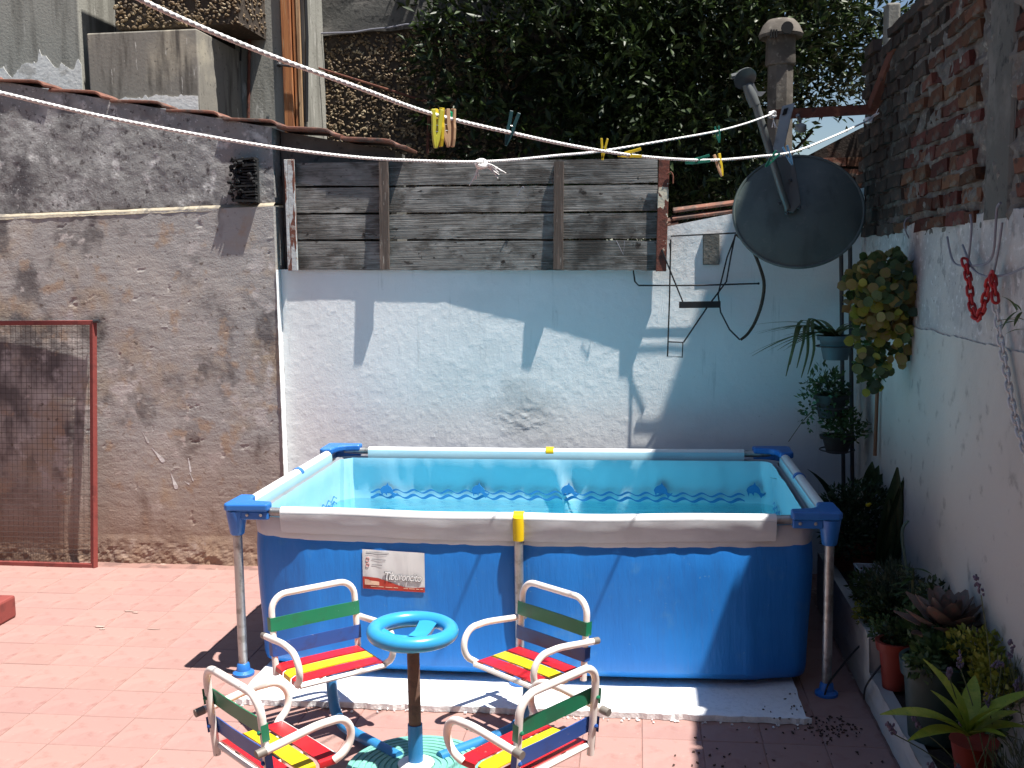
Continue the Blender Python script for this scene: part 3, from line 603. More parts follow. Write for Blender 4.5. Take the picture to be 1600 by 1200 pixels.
p, q = P(436, 101, y=YC - .06), P(482, 107, y=YC - .06); m = MB(); m.tube([p, q], .008, 6); m.blob(p, (.02, .02, .02)); obj('strap', m, DARKIRON, nh)

# pebble-dashed garden wall behind the fence
gw = thing('pebble_wall', (-1.4, 7.5, 0), 'brown pebble-dashed wall with grey rendered top behind the wooden fence', 'wall')
YP = 7.45; a, b_ = P(474, 60, y=YP), P(790, 60, y=YP)
ztop = lambda x: P(480, 60, y=YP).z + .04 * (x - a.x) + .02 * mnoise.noise(Vector((x * 5, 0, 3)))
m = MB(); m.bx(a.x, b_.x + .4, YP, YP + .3, 0, a.z + .06); obj('bed', m, PEBBED, gw)
m = MB()
for i in range(4300):
    x = random.uniform(a.x, b_.x + .1); z = random.uniform(2.0, ztop(x)); s = random.uniform(.45, 1.0)
    m.blob((x, YP - .004, z), (.021 * s, .012, .0115 * s), Matrix.Rotation(random.gauss(0, .8), 3, 'Y') @ Matrix.Rotation(random.gauss(0, .5), 3, 'Z'), .25)
stuff(obj('pebbles', m, PEBBLE, gw))
m = MB(); wall_sheet(m, a.x, b_.x + .5, ztop, lambda x: 4.4, lambda X, Z: YP - .03 + 0 * X, lambda X, Z: .03 * fbm(X * 3, Z * 3, 5, 3), .05); obj('rendered_top', m, CONCDK, gw)  # shade on this strip put into its dark grey
m = MB(); pts = [(x, YP - .06 + .01 * math.sin(x * 9), ztop(x) + .012 + .01 * math.sin(x * 7)) for x in np.linspace(a.x, b_.x, 24)]; m.tube(pts, .006, 6); obj('cable', m, GREYWIRE, gw)
m = MB(); p, q = P(493, 105, y=7.3), P(491, 205, y=7.3); m.tube([p, q], .011, 6); p2, q2 = P(671, 160, y=7.3), P(668, 240, y=7.3); m.tube([p2, q2], .011, 6); m.tube([p, p2], .008, 6)
tag(obj('rusty_rail', m, RUST), 'thin rusty handrail in front of the brown pebble-dashed wall', 'rail')

# made-up sheet above the view, shaped backwards from the shadow behind the mesh frame
HC = 3.45
def back(px, py): p = P(px, py, y=YL); t = (HC - p.z); return Vector((p.x - SUN_D.x / -SUN_D.z * t, p.y - SUN_D.y / -SUN_D.z * t, HC))
pts = [back(95, 872), back(112, 640), back(70, 605), back(0, 552), back(-160, 430), back(-160, 872)]
m = MB(); m.prism(pts, (0, 0, .03)); m.tube([pts[0] + Vector((-.08, .02, 0)), pts[0] + Vector((-.08, .02, .6))], .015, 6); m.tube([pts[4] + Vector((.05, 0, 0)), pts[4] + Vector((.05, 0, .6))], .015, 6)
tag(obj('shadow_sheet', m, CONC), 'added flat grey sheet above the view, cut to cast the wall shadow', 'canopy')

# ================================================================== FENCE
fe = thing('plank_fence', (-.95, 5.93, 1.74), 'weathered grey wooden plank fence standing on top of the white wall', 'fence')
def prot(x): return .024 if x < -1.05 else .024 + min(1, (x + 1.05) / 1.05) * .036
rows = [(1.738, 1.902), (1.914, 2.052), (2.064, 2.204), (2.216, 2.345)]
fx0, fx1 = -1.985, .085
for r_, (z0, z1) in enumerate(rows):
    def slab(u, v, face):
        x = fx0 + u * (fx1 - fx0); zz = z0 + v * (z1 - z0) - (x - fx0) * .0145
        zz += .004 * mnoise.noise(Vector((x * 3, v * 9 + r_ * 7, 1))) + (.003 * mnoise.noise(Vector((x * 25, v * 9 + r_ * 7, 5))))
        k = prot(x) * (1 - .10 * r_) + .004 * mnoise.noise(Vector((x * 1.5, r_ * 5, v))) + .002 * math.sin(r_ * 2.3)
        return (x, YW - k + (.022 if face else 0), zz)
    m = MB(); n = 70; lo = []; 
    m.grid(lambda u, v: slab(u, v, 0), n, 4); m.grid(lambda u, v: slab(u, v, 1), n, 4, flip=True)
    w = n + 1
    for i in range(n):
        m.f.append((i, 5 * w + i, 5 * w + i + 1, i + 1)); m.f.append((4 * w + i, 4 * w + i + 1, 9 * w + i + 1, 9 * w + i))
    for j in range(4):
        m.f.append((j * w, (j + 1) * w, (j + 6) * w, (j + 5) * w)); m.f.append((j * w + n, (j + 5) * w + n, (j + 6) * w + n, (j + 1) * w + n))
    obj('plank', m, WOOD, fe)
for (pxa, pxb, wd) in [(598, 601, .050), (873, 872, .052)]:
    a, b_ = P(pxa, 252, y=5.88), P(pxb, 421, y=5.88); m = MB()
    def bat(u, v, f): 
        c = b_.lerp(a, v); jx = .003 * mnoise.noise(Vector((v * 12, u * 3, pxa))); return (c.x + (u - .5) * wd + jx, YW - .060 - .016 * (1 - v) + f, c.z)
    m.grid(lambda u, v: bat(u, v, 0), 3, 24); m.grid(lambda u, v: bat(u, v, .03), 3, 24, flip=True)
    for j in range(24):
        m.f.append((j * 4, (j + 1) * 4, 100 + (j + 1) * 4, 100 + j * 4)); m.f.append((j * 4 + 3, 100 + j * 4 + 3, 100 + (j + 1) * 4 + 3, (j + 1) * 4 + 3))
    m.f.append((0, 100, 101, 1)); m.f.append((1, 101, 102, 2)); m.f.append((2, 102, 103, 3))
    obj('batten', m, BATTEN, fe)
a, b_ = P(451, 249, y=5.885), P(453, 423, y=5.885)
m = MB(); m.bx(a.x - .012, a.x + .028, 5.885, 5.905, b_.z, a.z); m.bx(a.x - .030, a.x - .012, 5.885, 5.935, b_.z, a.z); obj('post', m, POSTPAINT, fe, bevel=.003)['label'] = 'white painted angle iron post streaked with rust'
a, b_ = P(1038, 249, y=5.87), P(1033, 424, y=5.87)
m = MB(); m.prism([(b_.x - .030, 5.868, b_.z), (b_.x + .028, 5.868, b_.z), (a.x + .028, 5.868, a.z), (a.x - .03, 5.868, a.z)], (0, .012, 0)); m.prism([(b_.x + .020, 5.872, b_.z), (b_.x + .028, 5.872, b_.z), (a.x + .028, 5.872, a.z), (a.x + .02, 5.872, a.z)], (0, .05, 0))
obj('post', m, RUSTPAINT, fe, bevel=.003)['label'] = 'rusty red post with flaking cream paint'
m = MB(); p = P(1048, 272, y=5.86); m.tube(smoothpath([p + Vector((-.02, 0, 0)), p + Vector((0, 0, .01)), p + Vector((.012, 0, -.01)), p + Vector((.012, 0, -.05))]), .004, 6); obj('hook', m, RUST, fe)
m = MB(); p, q, r_ = P(963, 376, y=5.872), P(974, 398, y=5.872), P(976, 376, y=5.872); m.tube([p, q, r_], .002, 5); obj('wire_scrap', m, GREYWIRE, fe); m = MB(); p = P(816, 292, y=5.875); m.tube(smoothpath([p + Vector((-.03, 0, -.05)), p, p + Vector((.01, 0, -.01))]), .002, 5); obj('wire_scrap', m, GREYWIRE, fe)

# ================================================================== POOL
X0, X1, Y0, Y1, ZR = -1.715, .742, 4.235, 5.69, .728
XM = -.50
pool = thing('frame_pool', ((X0 + X1) / 2, (Y0 + Y1) / 2, 0), 'rectangular blue frame pool with white top rails standing on foam sheet', 'pool')
def rrect(inset, r, n_side=40, n_side_y=26, n_c=8):
    """closed outline of a rounded rectangle, with the outward normal of each point"""
    x0, x1, y0, y1 = X0 + inset, X1 - inset, Y0 + inset, Y1 - inset; out = []
    def seg(a, b, n, nr): out.extend([(a[0] + (b[0] - a[0]) * i / n, a[1] + (b[1] - a[1]) * i / n, nr[0], nr[1]) for i in range(n)])
    def arc(cx, cy, a0, n): out.extend([(cx + r * math.cos(a0 + math.pi / 2 * i / n), cy + r * math.sin(a0 + math.pi / 2 * i / n), math.cos(a0 + math.pi / 2 * i / n), math.sin(a0 + math.pi / 2 * i / n)) for i in range(n)])
    seg((x0 + r, y0), (x1 - r, y0), n_side, (0, -1)); arc(x1 - r, y0 + r, -math.pi / 2, n_c)
    seg((x1, y0 + r), (x1, y1 - r), n_side_y, (1, 0)); arc(x1 - r, y1 - r, 0, n_c)
    seg((x1 - r, y1), (x0 + r, y1), n_side, (0, 1)); arc(x0 + r, y1 - r, math.pi / 2, n_c)
    seg((x0, y1 - r), (x0, y0 + r), n_side_y, (-1, 0)); arc(x0 + r, y0 + r, math.pi, n_c)
    return out
def bow(x): return math.sin(math.pi * max(0, min(1, (x - X0) / (X1 - X0))))
def sag_z(x, y):
    return -.012 * bow(x) if y < Y0 + .3 else (-.002 * bow(x) if y > Y1 - .3 else 0)
INS = .048
OUT = rrect(INS, .085, 110, 50, 10)
def wrinkle(x, y, z, wr, seed):
    return wr * mnoise.noise(Vector((x * 5 + seed, y * 5, z * 2.2))) + wr * .7 * mnoise.noise(Vector((x * 14, y * 14 + seed, z * 3))) + wr * .9 * (z / .7) * mnoise.noise(Vector((x * 26 + z * 6, y * 26 + seed, 1.3)))
def shell(levels, inset_fn, wr=0.004, seed=0, flip=False):
    mm = MB(); n = len(OUT)
    for (z, ins) in levels:
        for (x, y, nx, ny) in OUT:
            b = inset_fn(x, y, nx, ny, z)
            w = wrinkle(x, y, z, wr, seed)
            mm.v.append((x + nx * (b - ins + w), y + ny * (b - ins + w), z + sag_z(x, y) * (z > .4)))
    for j in range(len(levels) - 1):
        for i in range(n):
            k = (i + 1) % n; f = (j * n + i, j * n + k, (j + 1) * n + k, (j + 1) * n + i); mm.f.append(f[::-1] if flip else f)
    return mm
def bulge(x, y, nx, ny, z):
    fz = 0.0
    if ny < 0:
        k_ = [(.036, .0), (.05, .062), (.09, .098), (.14, .096), (.22, .084), (.35, .070), (.5, .058), (.6, .053), (.72, .044)]
        for (za, oa), (zb_, ob) in zip(k_, k_[1:]):
            if za <= z <= zb_: fz = oa + (ob - oa) * (z - za) / (zb_ - za); break
        else: fz = .044
        fz *= min(1, bow(x) * 2.6)
    return (.030 * bow(x) + fz) * (-ny if ny < 0 else 0) + (.035 if ny > .2 else 0) - .010 * math.exp(-((x - XM) / .05) ** 2) * (ny < -.9)
lv = [(.030, .085), (.036, .060), (.044, .046), (.055, .036), (.072, .033), (.09, .032), (.11, .031), (.14, .030), (.22, .026), (.32, .019), (.42, .013), (.50, .010), (.56, .011), (.60, .014), (.632, .017), (.66, .012)]
lv = [(z, i - .012) for z, i in lv]
m = shell(lv, bulge, .0032); liner = obj('outer_liner', m, LINER, pool, smooth=True)
lvb = [(.612, .004), (.620, .000), (.65, -.004), (.68, -.006), (.70, -.006)]
m = shell(lvb, bulge, .003, 4); obj('grey_band', m, BAND, pool, smooth=True)
lvi = [(.035, .05), (.045, .03), (.07, .022), (.14, .018), (.22, .013), (.30, .008), (.38, .004), (.44, .001), (.48, .0), (.52, .0), (.56, .001), (.60, .003), (.64, .006), (.68, .008), (.70, .006)]
def bulge_in(x, y, nx, ny, z):
    b = (.030 * bow(x) * (-ny if ny < 0 else 0) if ny < 0 else bulge(x, y, nx, ny, z)) - (.035 if ny > .2 else 0) - .012
    if ny > .9:                                                # back wall hangs slack beneath the rail, pulled tight at the clip
        t = max(0, min(1, (.70 - z) / .18)); b += .016 * t - .034 * t * math.exp(-((x - XM - .03 - (.70 - z) * .22) / .035) ** 2)
        b -= .05 * t * max(0, mnoise.noise(Vector((x * 4, 3, 2)))) * math.exp(-((x - X0 - .25) / .16) ** 2)
    if nx < -.3 and ny > .2: b -= .018
    return b
m = shell(lvi, bulge_in, .004, 9, flip=True); inner = obj('inner_liner', m, INNER, pool, smooth=True)
m = MB(); m.bx(X0 + .10, X1 - .10, Y0 + .10, Y1 - .10, .038, .044); obj('pool_floor', m, INFLOOR, pool)
# water
ZWAT = .470
m = MB(); ring = [(x - nx * .008, y - ny * .008) for (x, y, nx, ny) in OUT]; m.add([(x, y, ZWAT) for x, y in ring], [tuple(range(len(ring)))])
wo = obj('water', m, WATER, world=True); wo['kind'] = 'structure'
# waves and leaping fish printed on the inner liner
def inner_pt(side, t, z, off=.004):
    if side == 'back': return Vector((t, Y1 - .055 - .006 - off, z))
    if side == 'left': return Vector((X0 + .055 + .004 + off, t, z))
    return Vector((X1 - .055 - .004 - off, t, z))
for side, a, b_ in (('back', X0 + .22, X1 - .20), ('left', Y0 + .55, Y1 - .22), ('right', Y0 + .35, Y1 - .22)):
    for zc, th, amp in ((.515, .009, .009), (.486, .013, .009)):
        m = MB(); n = 170; vs = []
        for i in range(n + 1):
            t = a + (b_ - a) * i / n; z = zc + amp * math.sin(t * 2 * math.pi / .098) ; hh = th * (1 + .5 * math.sin(t * 2 * math.pi / .098 + 1.3))
            vs += [inner_pt(side, t, z - hh / 2, .012), inner_pt(side, t, z + hh / 2, .012)]
        m.add(vs, [(2 * i, 2 * i + 2, 2 * i + 3, 2 * i + 1) for i in range(n)]); obj('wave_print', m, PRINT, inner)
FISH = [(-.5, .05), (-.42, .22), (-.25, .36), (-.05, .42), (.06, .62), (.12, .40), (.28, .28), (.40, .10), (.44, -.10), (.62, -.18), (.78, -.12), (.70, -.28), (.58, -.36), (.46, -.52), (.40, -.34), (.30, -.22), (.16, -.12), (.02, -.10), (-.02, -.34), (-.16, -.16), (-.3, -.16), (-.34, -.40), (-.42, -.18)]
for px in (605, 748, 888, 1033, 1178):
    p = P(px, 767, y=Y1 - .075); m = MB()
    m.prism([(p.x + fx_ * .078, Y1 - .080, p.z + fz_ * .078) for fx_, fz_ in FISH], (0, .004, 0)); obj('fish_print', m, PRINT, inner)
for side, yy, zz in (('left', Y0 + .62, .56), ('right', Y0 + .42, .55)):
    m = MB(); m.prism([inner_pt(side, yy + fx_ * .062, zz + fz_ * .062, .012) for fx_, fz_ in FISH], Vector((-.003 if side == 'left' else .003, 0, 0))); obj('fish_print', m, PRINT, inner)
# rails: galvanised tube in a white sleeve
def rail(fn, s0, s1, e0, e1, name='rail', flap=None):
    n = 30; m = MB(); m.tube([fn(e0 + (e1 - e0) * i / n) for i in range(n + 1)], .0185, 12); r_ = obj(name, m, GALV, pool, smooth=True)
    m = MB(); m.tube([fn(s0 + (s1 - s0) * i / n) for i in range(n + 1)], .0245, 14); obj('sleeve', m, SLEEVE, r_, smooth=True)
    return r_
fr = lambda x: Vector((x, Y0 + .005 - .030 * bow(x), ZR - .012 * bow(x) + .002 * math.sin(x * 9)))
bk = lambda x: Vector((x, Y1, ZR - .004 * bow(x)))
lf = lambda y: Vector((X0 + .004, y, ZR)); rt = lambda y: Vector((X1 - .004, y, ZR))
r1 = rail(fr, X0 + .20, X1 - .21, X0 + .06, X1 - .06)
r2 = rail(bk, X0 + .20, X1 - .20, X0 + .06, X1 - .06)
rail(lf, Y0 + .15, Y1 - .16, Y0 + .06, Y1 - .06); rail(rt, Y0 + .15, Y1 - .16, Y0 + .06, Y1 - .06)
# the flap of liner that falls from each rail onto the body
def flap(fn, dirn, a, b_, drop=.105):
    m = MB(); n = 60
    def pt(u, v):
        s = a + (b_ - a) * u; p = fn(s); wv = .003 * mnoise.noise(Vector((s * 9, v * 2, 3)))
        return p + Vector(dirn) * (.0245 * math.cos(v * 1.2) + .003 + wv + .002 * v) + Vector((0, 0, -.002 - (drop - .014) * v - .018 * v * (0 if abs(dirn[0]) > .5 else (1 - bow(s)) * -.6)))
    m.grid(pt, n, 8); m.grid(lambda u, v: Vector(pt(u, v)) - Vector(dirn) * .003, n, 8, flip=True); return obj('flap', m, BAND, pool, smooth=True)
flap(fr, (0, -1, 0), X0 + .20, X1 - .21); flap(lf, (-1, 0, 0), Y0 + .15, Y1 - .16, .09); flap(rt, (1, 0, 0), Y0 + .15, Y1 - .16, .09)
def flap_in(fn, dirn, a, b_, drop=.075):
    m = MB(); m.grid(lambda u, v: fn(a + (b_ - a) * u) + Vector(dirn) * (.0245 * math.cos(v * 1.3) + .002 + .018 * v) + Vector((0, 0, .010 - drop * v)), 50, 6); return obj('inner_flap', m, INNER, pool, smooth=True)
flap_in(bk, (0, -1, 0), X0 + .20, X1 - .20); flap_in(lf, (1, 0, 0), Y0 + .15, Y1 - .16); flap_in(rt, (-1, 0, 0), Y0 + .15, Y1 - .16); flap_in(fr, (0, 1, 0), X0 + .20, X1 - .21)
# corner caps
def corner(cx, cy, sx, sy):
    pl = [(-.045, -.030), (-.030, -.045), (.150, -.040), (.155, -.020), (.150, .022), (.110, .030), (.070, .040), (.045, .065), (.034, .105), (.030, .150), (-.020, .155), (-.040, .150)]
    m = MB(); zt = ZR + .036
    m.prism([(cx + sx * a, cy + sy * b, zt - .034) for a, b in pl], (0, 0, .034)); cap = obj('corner_cap', m, CAPB, pool, bevel=.009, seg=3)
    m = MB(); m.prism([(cx + sx * a, cy + sy * b, ZR - .034) for a, b in [(.03, -.032), (.148, -.030), (.148, .0), (.03, .02)]], (0, 0, .036)); m.prism([(cx + sx * a, cy + sy * b, ZR - .034) for a, b in [(-.03, .03), (-.028, .148), (.0, .148), (.02, .03)]], (0, 0, .036)); obj('rail_socket', m, CAPB, cap, bevel=.005)
    m = MB(); m.lathe([(.026, -.075), (.030, -.070), (.042, .01), (.044, .03)], (cx, cy, ZR - .03), 16); obj('leg_socket', m, CAPB, cap, smooth=True)
    m = MB()
    for a, b in ((.06, -.034), (.12, -.034)): m.lathe([(.0001, 0), (.006, .0), (.007, .004), (.0001, .006)], (cx + sx * a, cy + sy * (b - .0), ZR - .012), 8, Matrix.Rotation(math.pi / 2 * sy, 3, 'X'))
    obj('rivet', m, GALV, cap)
    m = MB(); m.tube([(cx, cy, .012), (cx, cy, .35), (cx, cy, ZR - .05)], .0195, 14); leg = obj('leg', m, GALV, pool, smooth=True)
    m = MB(); m.lathe([(.046, .0), (.046, .010), (.030, .020), (.026, .048), (.022, .052)], (cx, cy, .002), 20); obj('foot', m, CAPB, leg, smooth=True)
for cx, sx in ((X0, 1), (X1, -1)):
    for cy, sy in ((Y0, 1), (Y1, -1)): corner(cx, cy, sx, sy)
# middle supports with yellow clips, blue clips on the short sides
for (y, s) in ((fr(XM).y, -1), (Y1, 1)):
    zc = fr(XM).z if s < 0 else ZR
    m = MB(); m.tube([(XM, y + s * .030, .03), (XM, y + s * .030, zc - .03)], .0185, 14); leg = obj('leg', m, GALV, pool, smooth=True)
    m = MB(); m.lathe([(.046, .0), (.046, .010), (.030, .020), (.026, .048), (.022, .052)], (XM, y + s * .03, .026), 20); obj('foot', m, CAPB, leg, smooth=True)
    m = MB(); m.lathe([(.029, -.021), (.029, .021)], (XM, y, zc), 18, Matrix.Rotation(math.pi / 2, 3, 'Y')); m.lathe([(.0225, -.085), (.0235, -.02), (.021, .01)], (XM, y + s * .030, zc), 14); obj('yellow_clip', m, CLIPY, pool, smooth=True)
for x in (X0 + .004, X1 - .004):
    yy = Y0 + .80; m = MB(); m.lathe([(.029, -.017), (.029, .017)], (x, yy, ZR), 16, Matrix.Rotation(math.pi / 2, 3, 'X')); m.bx(x - .02, x + .02, yy - .016, yy + .016, ZR - .075, ZR - .022); obj('blue_clip', m, CAPB, pool, smooth=True)
# printed label
a, b_ = P(570, 854, y=4.245), P(668, 916, y=4.245)
lx0, lx1, lz0, lz1 = a.x, b_.x, b_.z, a.z; LW, LH = lx1 - lx0, lz1 - lz0
def LYz(x, z):                                               # the liner's own front surface
    ins = np.interp(z, [q[0] for q in lv], [q[1] for q in lv]); return Y0 + INS - (bulge(x, Y0, 0, -1, z) - float(ins) + wrinkle(x, Y0 + INS, z, .0032, 0))
def lpt(u, v, d=0): x = lx0 + u * LW; z = lz0 + v * LH - u * .010; return (x, LYz(x, z) - .003 - d, z)
m = MB(); m.grid(lambda u, v: lpt(u, v), 30, 12); lab = obj('label_sticker', m, STICK, pool, smooth=True)
def lpoly(pts, d, mat, name):
    mm = MB()
    if len(pts) == 4: mm.grid(lambda a, b: lpt(pts[0][0] + (pts[1][0] - pts[0][0]) * a, pts[0][1] + (pts[3][1] - pts[0][1]) * b, d), 14, 1)
    else:
        k = len(pts); mm.add([lpt(sum(p[0] for p in pts) / k, sum(p[1] for p in pts) / k, d)] + [lpt(u, v, d) for u, v in pts], [(0, i + 1, (i + 1) % k + 1) for i in range(k)])
    return obj(name, mm, mat, lab)
red_top = [(1, .13), (.85, .105), (.7, .10), (.55, .15), (.4, .23), (.25, .29), (.1, .31), (0, .31)]
for i in range(7):
    (u0, v0), (u1, v1) = red_top[i], red_top[i + 1]; mm = MB(); mm.grid(lambda u, v: lpt(u1 + (u0 - u1) * u, v * (v1 + (v0 - v1) * u), .0014), 5, 5); obj('red_wave', mm, STRED, lab)
lpoly([(.035, .11), (.12, .11), (.20, .11), (.27, .11), (.27, .20), (.22, .21), (.13, .22), (.10, .25), (.035, .25)], .0034, STCREAM, 'logo_plate')
for (u0, u1, v, h) in [(.06, .43, .93, .018), (.06, .40, .885, .014), (.15, .38, .75, .022), (.15, .32, .61, .022)]: lpoly([(u0, v), (u1, v), (u1, v + h), (u0, v + h)], .0015, STGREY, 'print_line')
for (u0, u1) in [(.13, .34), (.37, .48), (.50, .57), (.66, .73), (.75, .84), (.86, .91), (.93, .97)]: lpoly([(u0, .065), (u1, .065), (u1, .085), (u0, .085)], .0022, STCREAM, 'print_line')
for v in (.76, .62):
    mm = MB(); mm.tube([lpt(.085 + .028 * math.cos(q * .6283), v + .045 * math.sin(q * .6283), .0015) for q in range(10)], .0008, 4, closed=True); obj('print_ring', mm, STRED, lab)
def text_mesh(txt, size, off=0.0, shear=0.0, extrude=.0004):
    cu = bpy.data.curves.new('text', 'FONT'); cu.body = txt; cu.size = size; cu.extrude = extrude; cu.offset = off; cu.shear = shear; cu.space_character = .90
    t = bpy.data.objects.new('text', cu); COL.objects.link(t); bpy.context.view_layer.update()
    me = bpy.data.meshes.new_from_object(t.evaluated_get(bpy.context.evaluated_depsgraph_get())); bpy.data.objects.remove(t); bpy.data.curves.remove(cu); return me
def put_text(txt, name, u, v, size, mat, d, off, width):
    me = text_mesh(txt, size, off, .22); vs = [Vector(q.co) for q in me.vertices]; w = max(q.x for q in vs) - min(q.x for q in vs); k = width / w
    base = lpt(u, v, d); mm = MB(); mm.v = [(base[0] + q.x * k, LYz(base[0] + q.x * k, base[2] + q.y * k * 1.25) - .003 - d - q.z, base[2] + q.y * k * 1.25 - q.x * k * .04) for q in vs]; mm.f = [tuple(p.vertices) for p in me.polygons]
    bpy.data.meshes.remove(me); return obj(name, mm, mat, lab)
put_text('Tiburoncito', 'lettering_outline', .335, .27, .05, STINK, .0030, .0019, LW * .61)
put_text('Tiburoncito', 'lettering', .345, .275, .05, STWHITE, .0042, .0004, LW * .59)

# foam sheet under the pool
m = MB(); fx0_, fx1_, fy0, fy1 = -1.63, .640, 3.925, 5.60; n = 150
edge_f = [(fx0_ + (fx1_ - fx0_) * i / n, fy0 + .012 * mnoise.noise(Vector((i * .25, 0, 1))) + .007 * mnoise.noise(Vector((i * .9, 0, 6))) + .012 * (i / n)) for i in range(n + 1)]
top = [(x, y, .026 + .002 * mnoise.noise(Vector((x * 5, 3, 1)))) for x, y in edge_f] + [(fx1_ - .02 + .006 * mnoise.noise(Vector((t * 20, 0, 2))), fy0 + (fy1 - fy0) * t, .026) for t in np.linspace(.02, 1, 50)] + [(fx0_ + .006 * mnoise.noise(Vector((t * 20, 4, 2))), fy1 + (fy0 - fy1) * t, .026) for t in np.linspace(0, .98, 50)]
m.prism(top, (0, 0, -.0235)); fo = obj('foam_sheet', m, FOAM); tag(fo, 'white polystyrene sheet with crumbling edge lying under the pool', 'foam sheet')
m = MB()
for i in range(60):
    t = random.random(); x = fx0_ + (fx1_ - fx0_) * t; m.blob((x, fy0 - random.uniform(0, .05) * random.random(), .006), (random.uniform(.002, .007), random.uniform(.002, .007), .004), None, .4)
stuff(obj('foam_crumbs', m, FOAM)); bpy.data.objects['foam_crumbs']['label'] = 'white foam crumbs scattered along the polystyrene sheet edge'; bpy.data.objects['foam_crumbs']['category'] = 'crumbs'
m = MB()
for i in range(90):
    p = P(random.gauss(1295, 24), random.gauss(1135, 11), z=.004); m.blob((p.x, p.y, .004), (random.uniform(.002, .008), random.uniform(.002, .006), .003), Matrix.Rotation(random.uniform(0, 3), 3, 'Z'), .5)
for i in range(45):
    p = P(random.uniform(1050, 1380), random.uniform(1138, 1198), z=.004); m.blob((p.x, p.y, .004), (random.uniform(.002, .008), random.uniform(.002, .007), .003), Matrix.Rotation(random.uniform(0, 3), 3, 'Z'), .5)
for i in range(16):
    p = P(random.uniform(1190, 1260), random.uniform(1080, 1125), z=.028); m.blob((p.x, p.y, .029), (random.uniform(.002, .006), random.uniform(.002, .006), .003), None, .5)
stuff(tag(obj('leaf_litter', m, DEB), 'dark crumbs of soil and leaf litter beside the right pool leg', 'litter'))

# ================================================================== TODDLER ROUNDABOUT
HX, HY = -.775, 3.41
ca = thing('roundabout', (HX, HY, 0), 'small toddler merry-go-round with four striped chairs and blue steering wheel', 'roundabout')
m = MB(); prof = [(.0001, .0)] + [(.245, .0), (.25, .008), (.245, .022)]
r_ = .240
while r_ > .05: prof += [(r_, .030), (r_ - .017, .031), (r_ - .0185, .026), (r_ - .021, .026)]; r_ -= .0225
prof += [(.0001, .034)]; m.lathe(prof, (HX, HY, .004), 56); obj('base_disc', m, DISCG, ca, smooth=True)
m = MB(); m.lathe([(.0001, .028), (.060, .028), (.063, .042), (.040, .050), (.0001, .050)], (HX, HY, .004), 30); obj('hub_ring', m, STWHITE, ca, smooth=True)
m = MB(); m.tube([(HX, HY, .05), (HX, HY, .145), (HX, HY, .185)], .0255, 18); obj('post_sleeve', m, POSTBL, ca, smooth=True)
m = MB(); m.tube([(HX, HY, .18), (HX, HY, .30), (HX, HY, .455)], .0215, 18); obj('post', m, POSTBR, ca, smooth=True)
m = MB(); ZWH = .515; R_, t_ = .131, .026
mt = Matrix.Rotation(math.radians(1.5), 3, 'Y')
m.tube([Vector((HX, HY, ZWH)) + mt @ Vector((R_ * math.cos(q), R_ * math.sin(q), 0)) for q in [2 * math.pi * i / 48 for i in range(48)]], t_, 16, closed=True); wheel = obj('steering_wheel', m, WHEELB, ca, smooth=True)
m = MB()
for ang in (70, 190, 310):
    a_ = math.radians(ang); dv = Vector((math.cos(a_), math.sin(a_), 0)); sv = Vector((-dv.y, dv.x, 0)); c = Vector((HX, HY, ZWH))
    pts = [(.02, -.036), (.06, -.030), (.09, -.014), (.115, .0)]; vs = []
    for rr, zz in pts: vs += [c + dv * rr + sv * (.030 + (rr - .05) ** 2 * 2) + Vector((0, 0, zz + .010)), c + dv * rr - sv * (.030 + (rr - .05) ** 2 * 2) + Vector((0, 0, zz + .010)), c + dv * rr - sv * .028 + Vector((0, 0, zz - .010)), c + dv * rr + sv * .028 + Vector((0, 0, zz - .010))]
    m.add(vs, [f for i in range(3) for f in [(4 * i, 4 * i + 1, 4 * i + 5, 4 * i + 4), (4 * i + 1, 4 * i + 2, 4 * i + 6, 4 * i + 5), (4 * i + 2, 4 * i + 3, 4 * i + 7, 4 * i + 6), (4 * i + 3, 4 * i, 4 * i + 4, 4 * i + 7)]])
m.lathe([(.0001, -.028), (.044, -.030), (.048, -.040)], (HX, HY, ZWH), 24); obj('spoke', m, WHEELB, wheel, smooth=True)
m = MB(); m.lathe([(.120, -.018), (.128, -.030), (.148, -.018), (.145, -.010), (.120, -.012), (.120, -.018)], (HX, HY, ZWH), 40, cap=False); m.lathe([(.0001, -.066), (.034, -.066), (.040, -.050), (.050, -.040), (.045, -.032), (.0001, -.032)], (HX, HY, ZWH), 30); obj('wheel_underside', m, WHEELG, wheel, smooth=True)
def arc_pts(c, r, a0, a1, n, ax, ay): return [c + ax * (r * math.cos(a0 + (a1 - a0) * i / n)) + ay * (r * math.sin(a0 + (a1 - a0) * i / n)) for i in range(n + 1)]
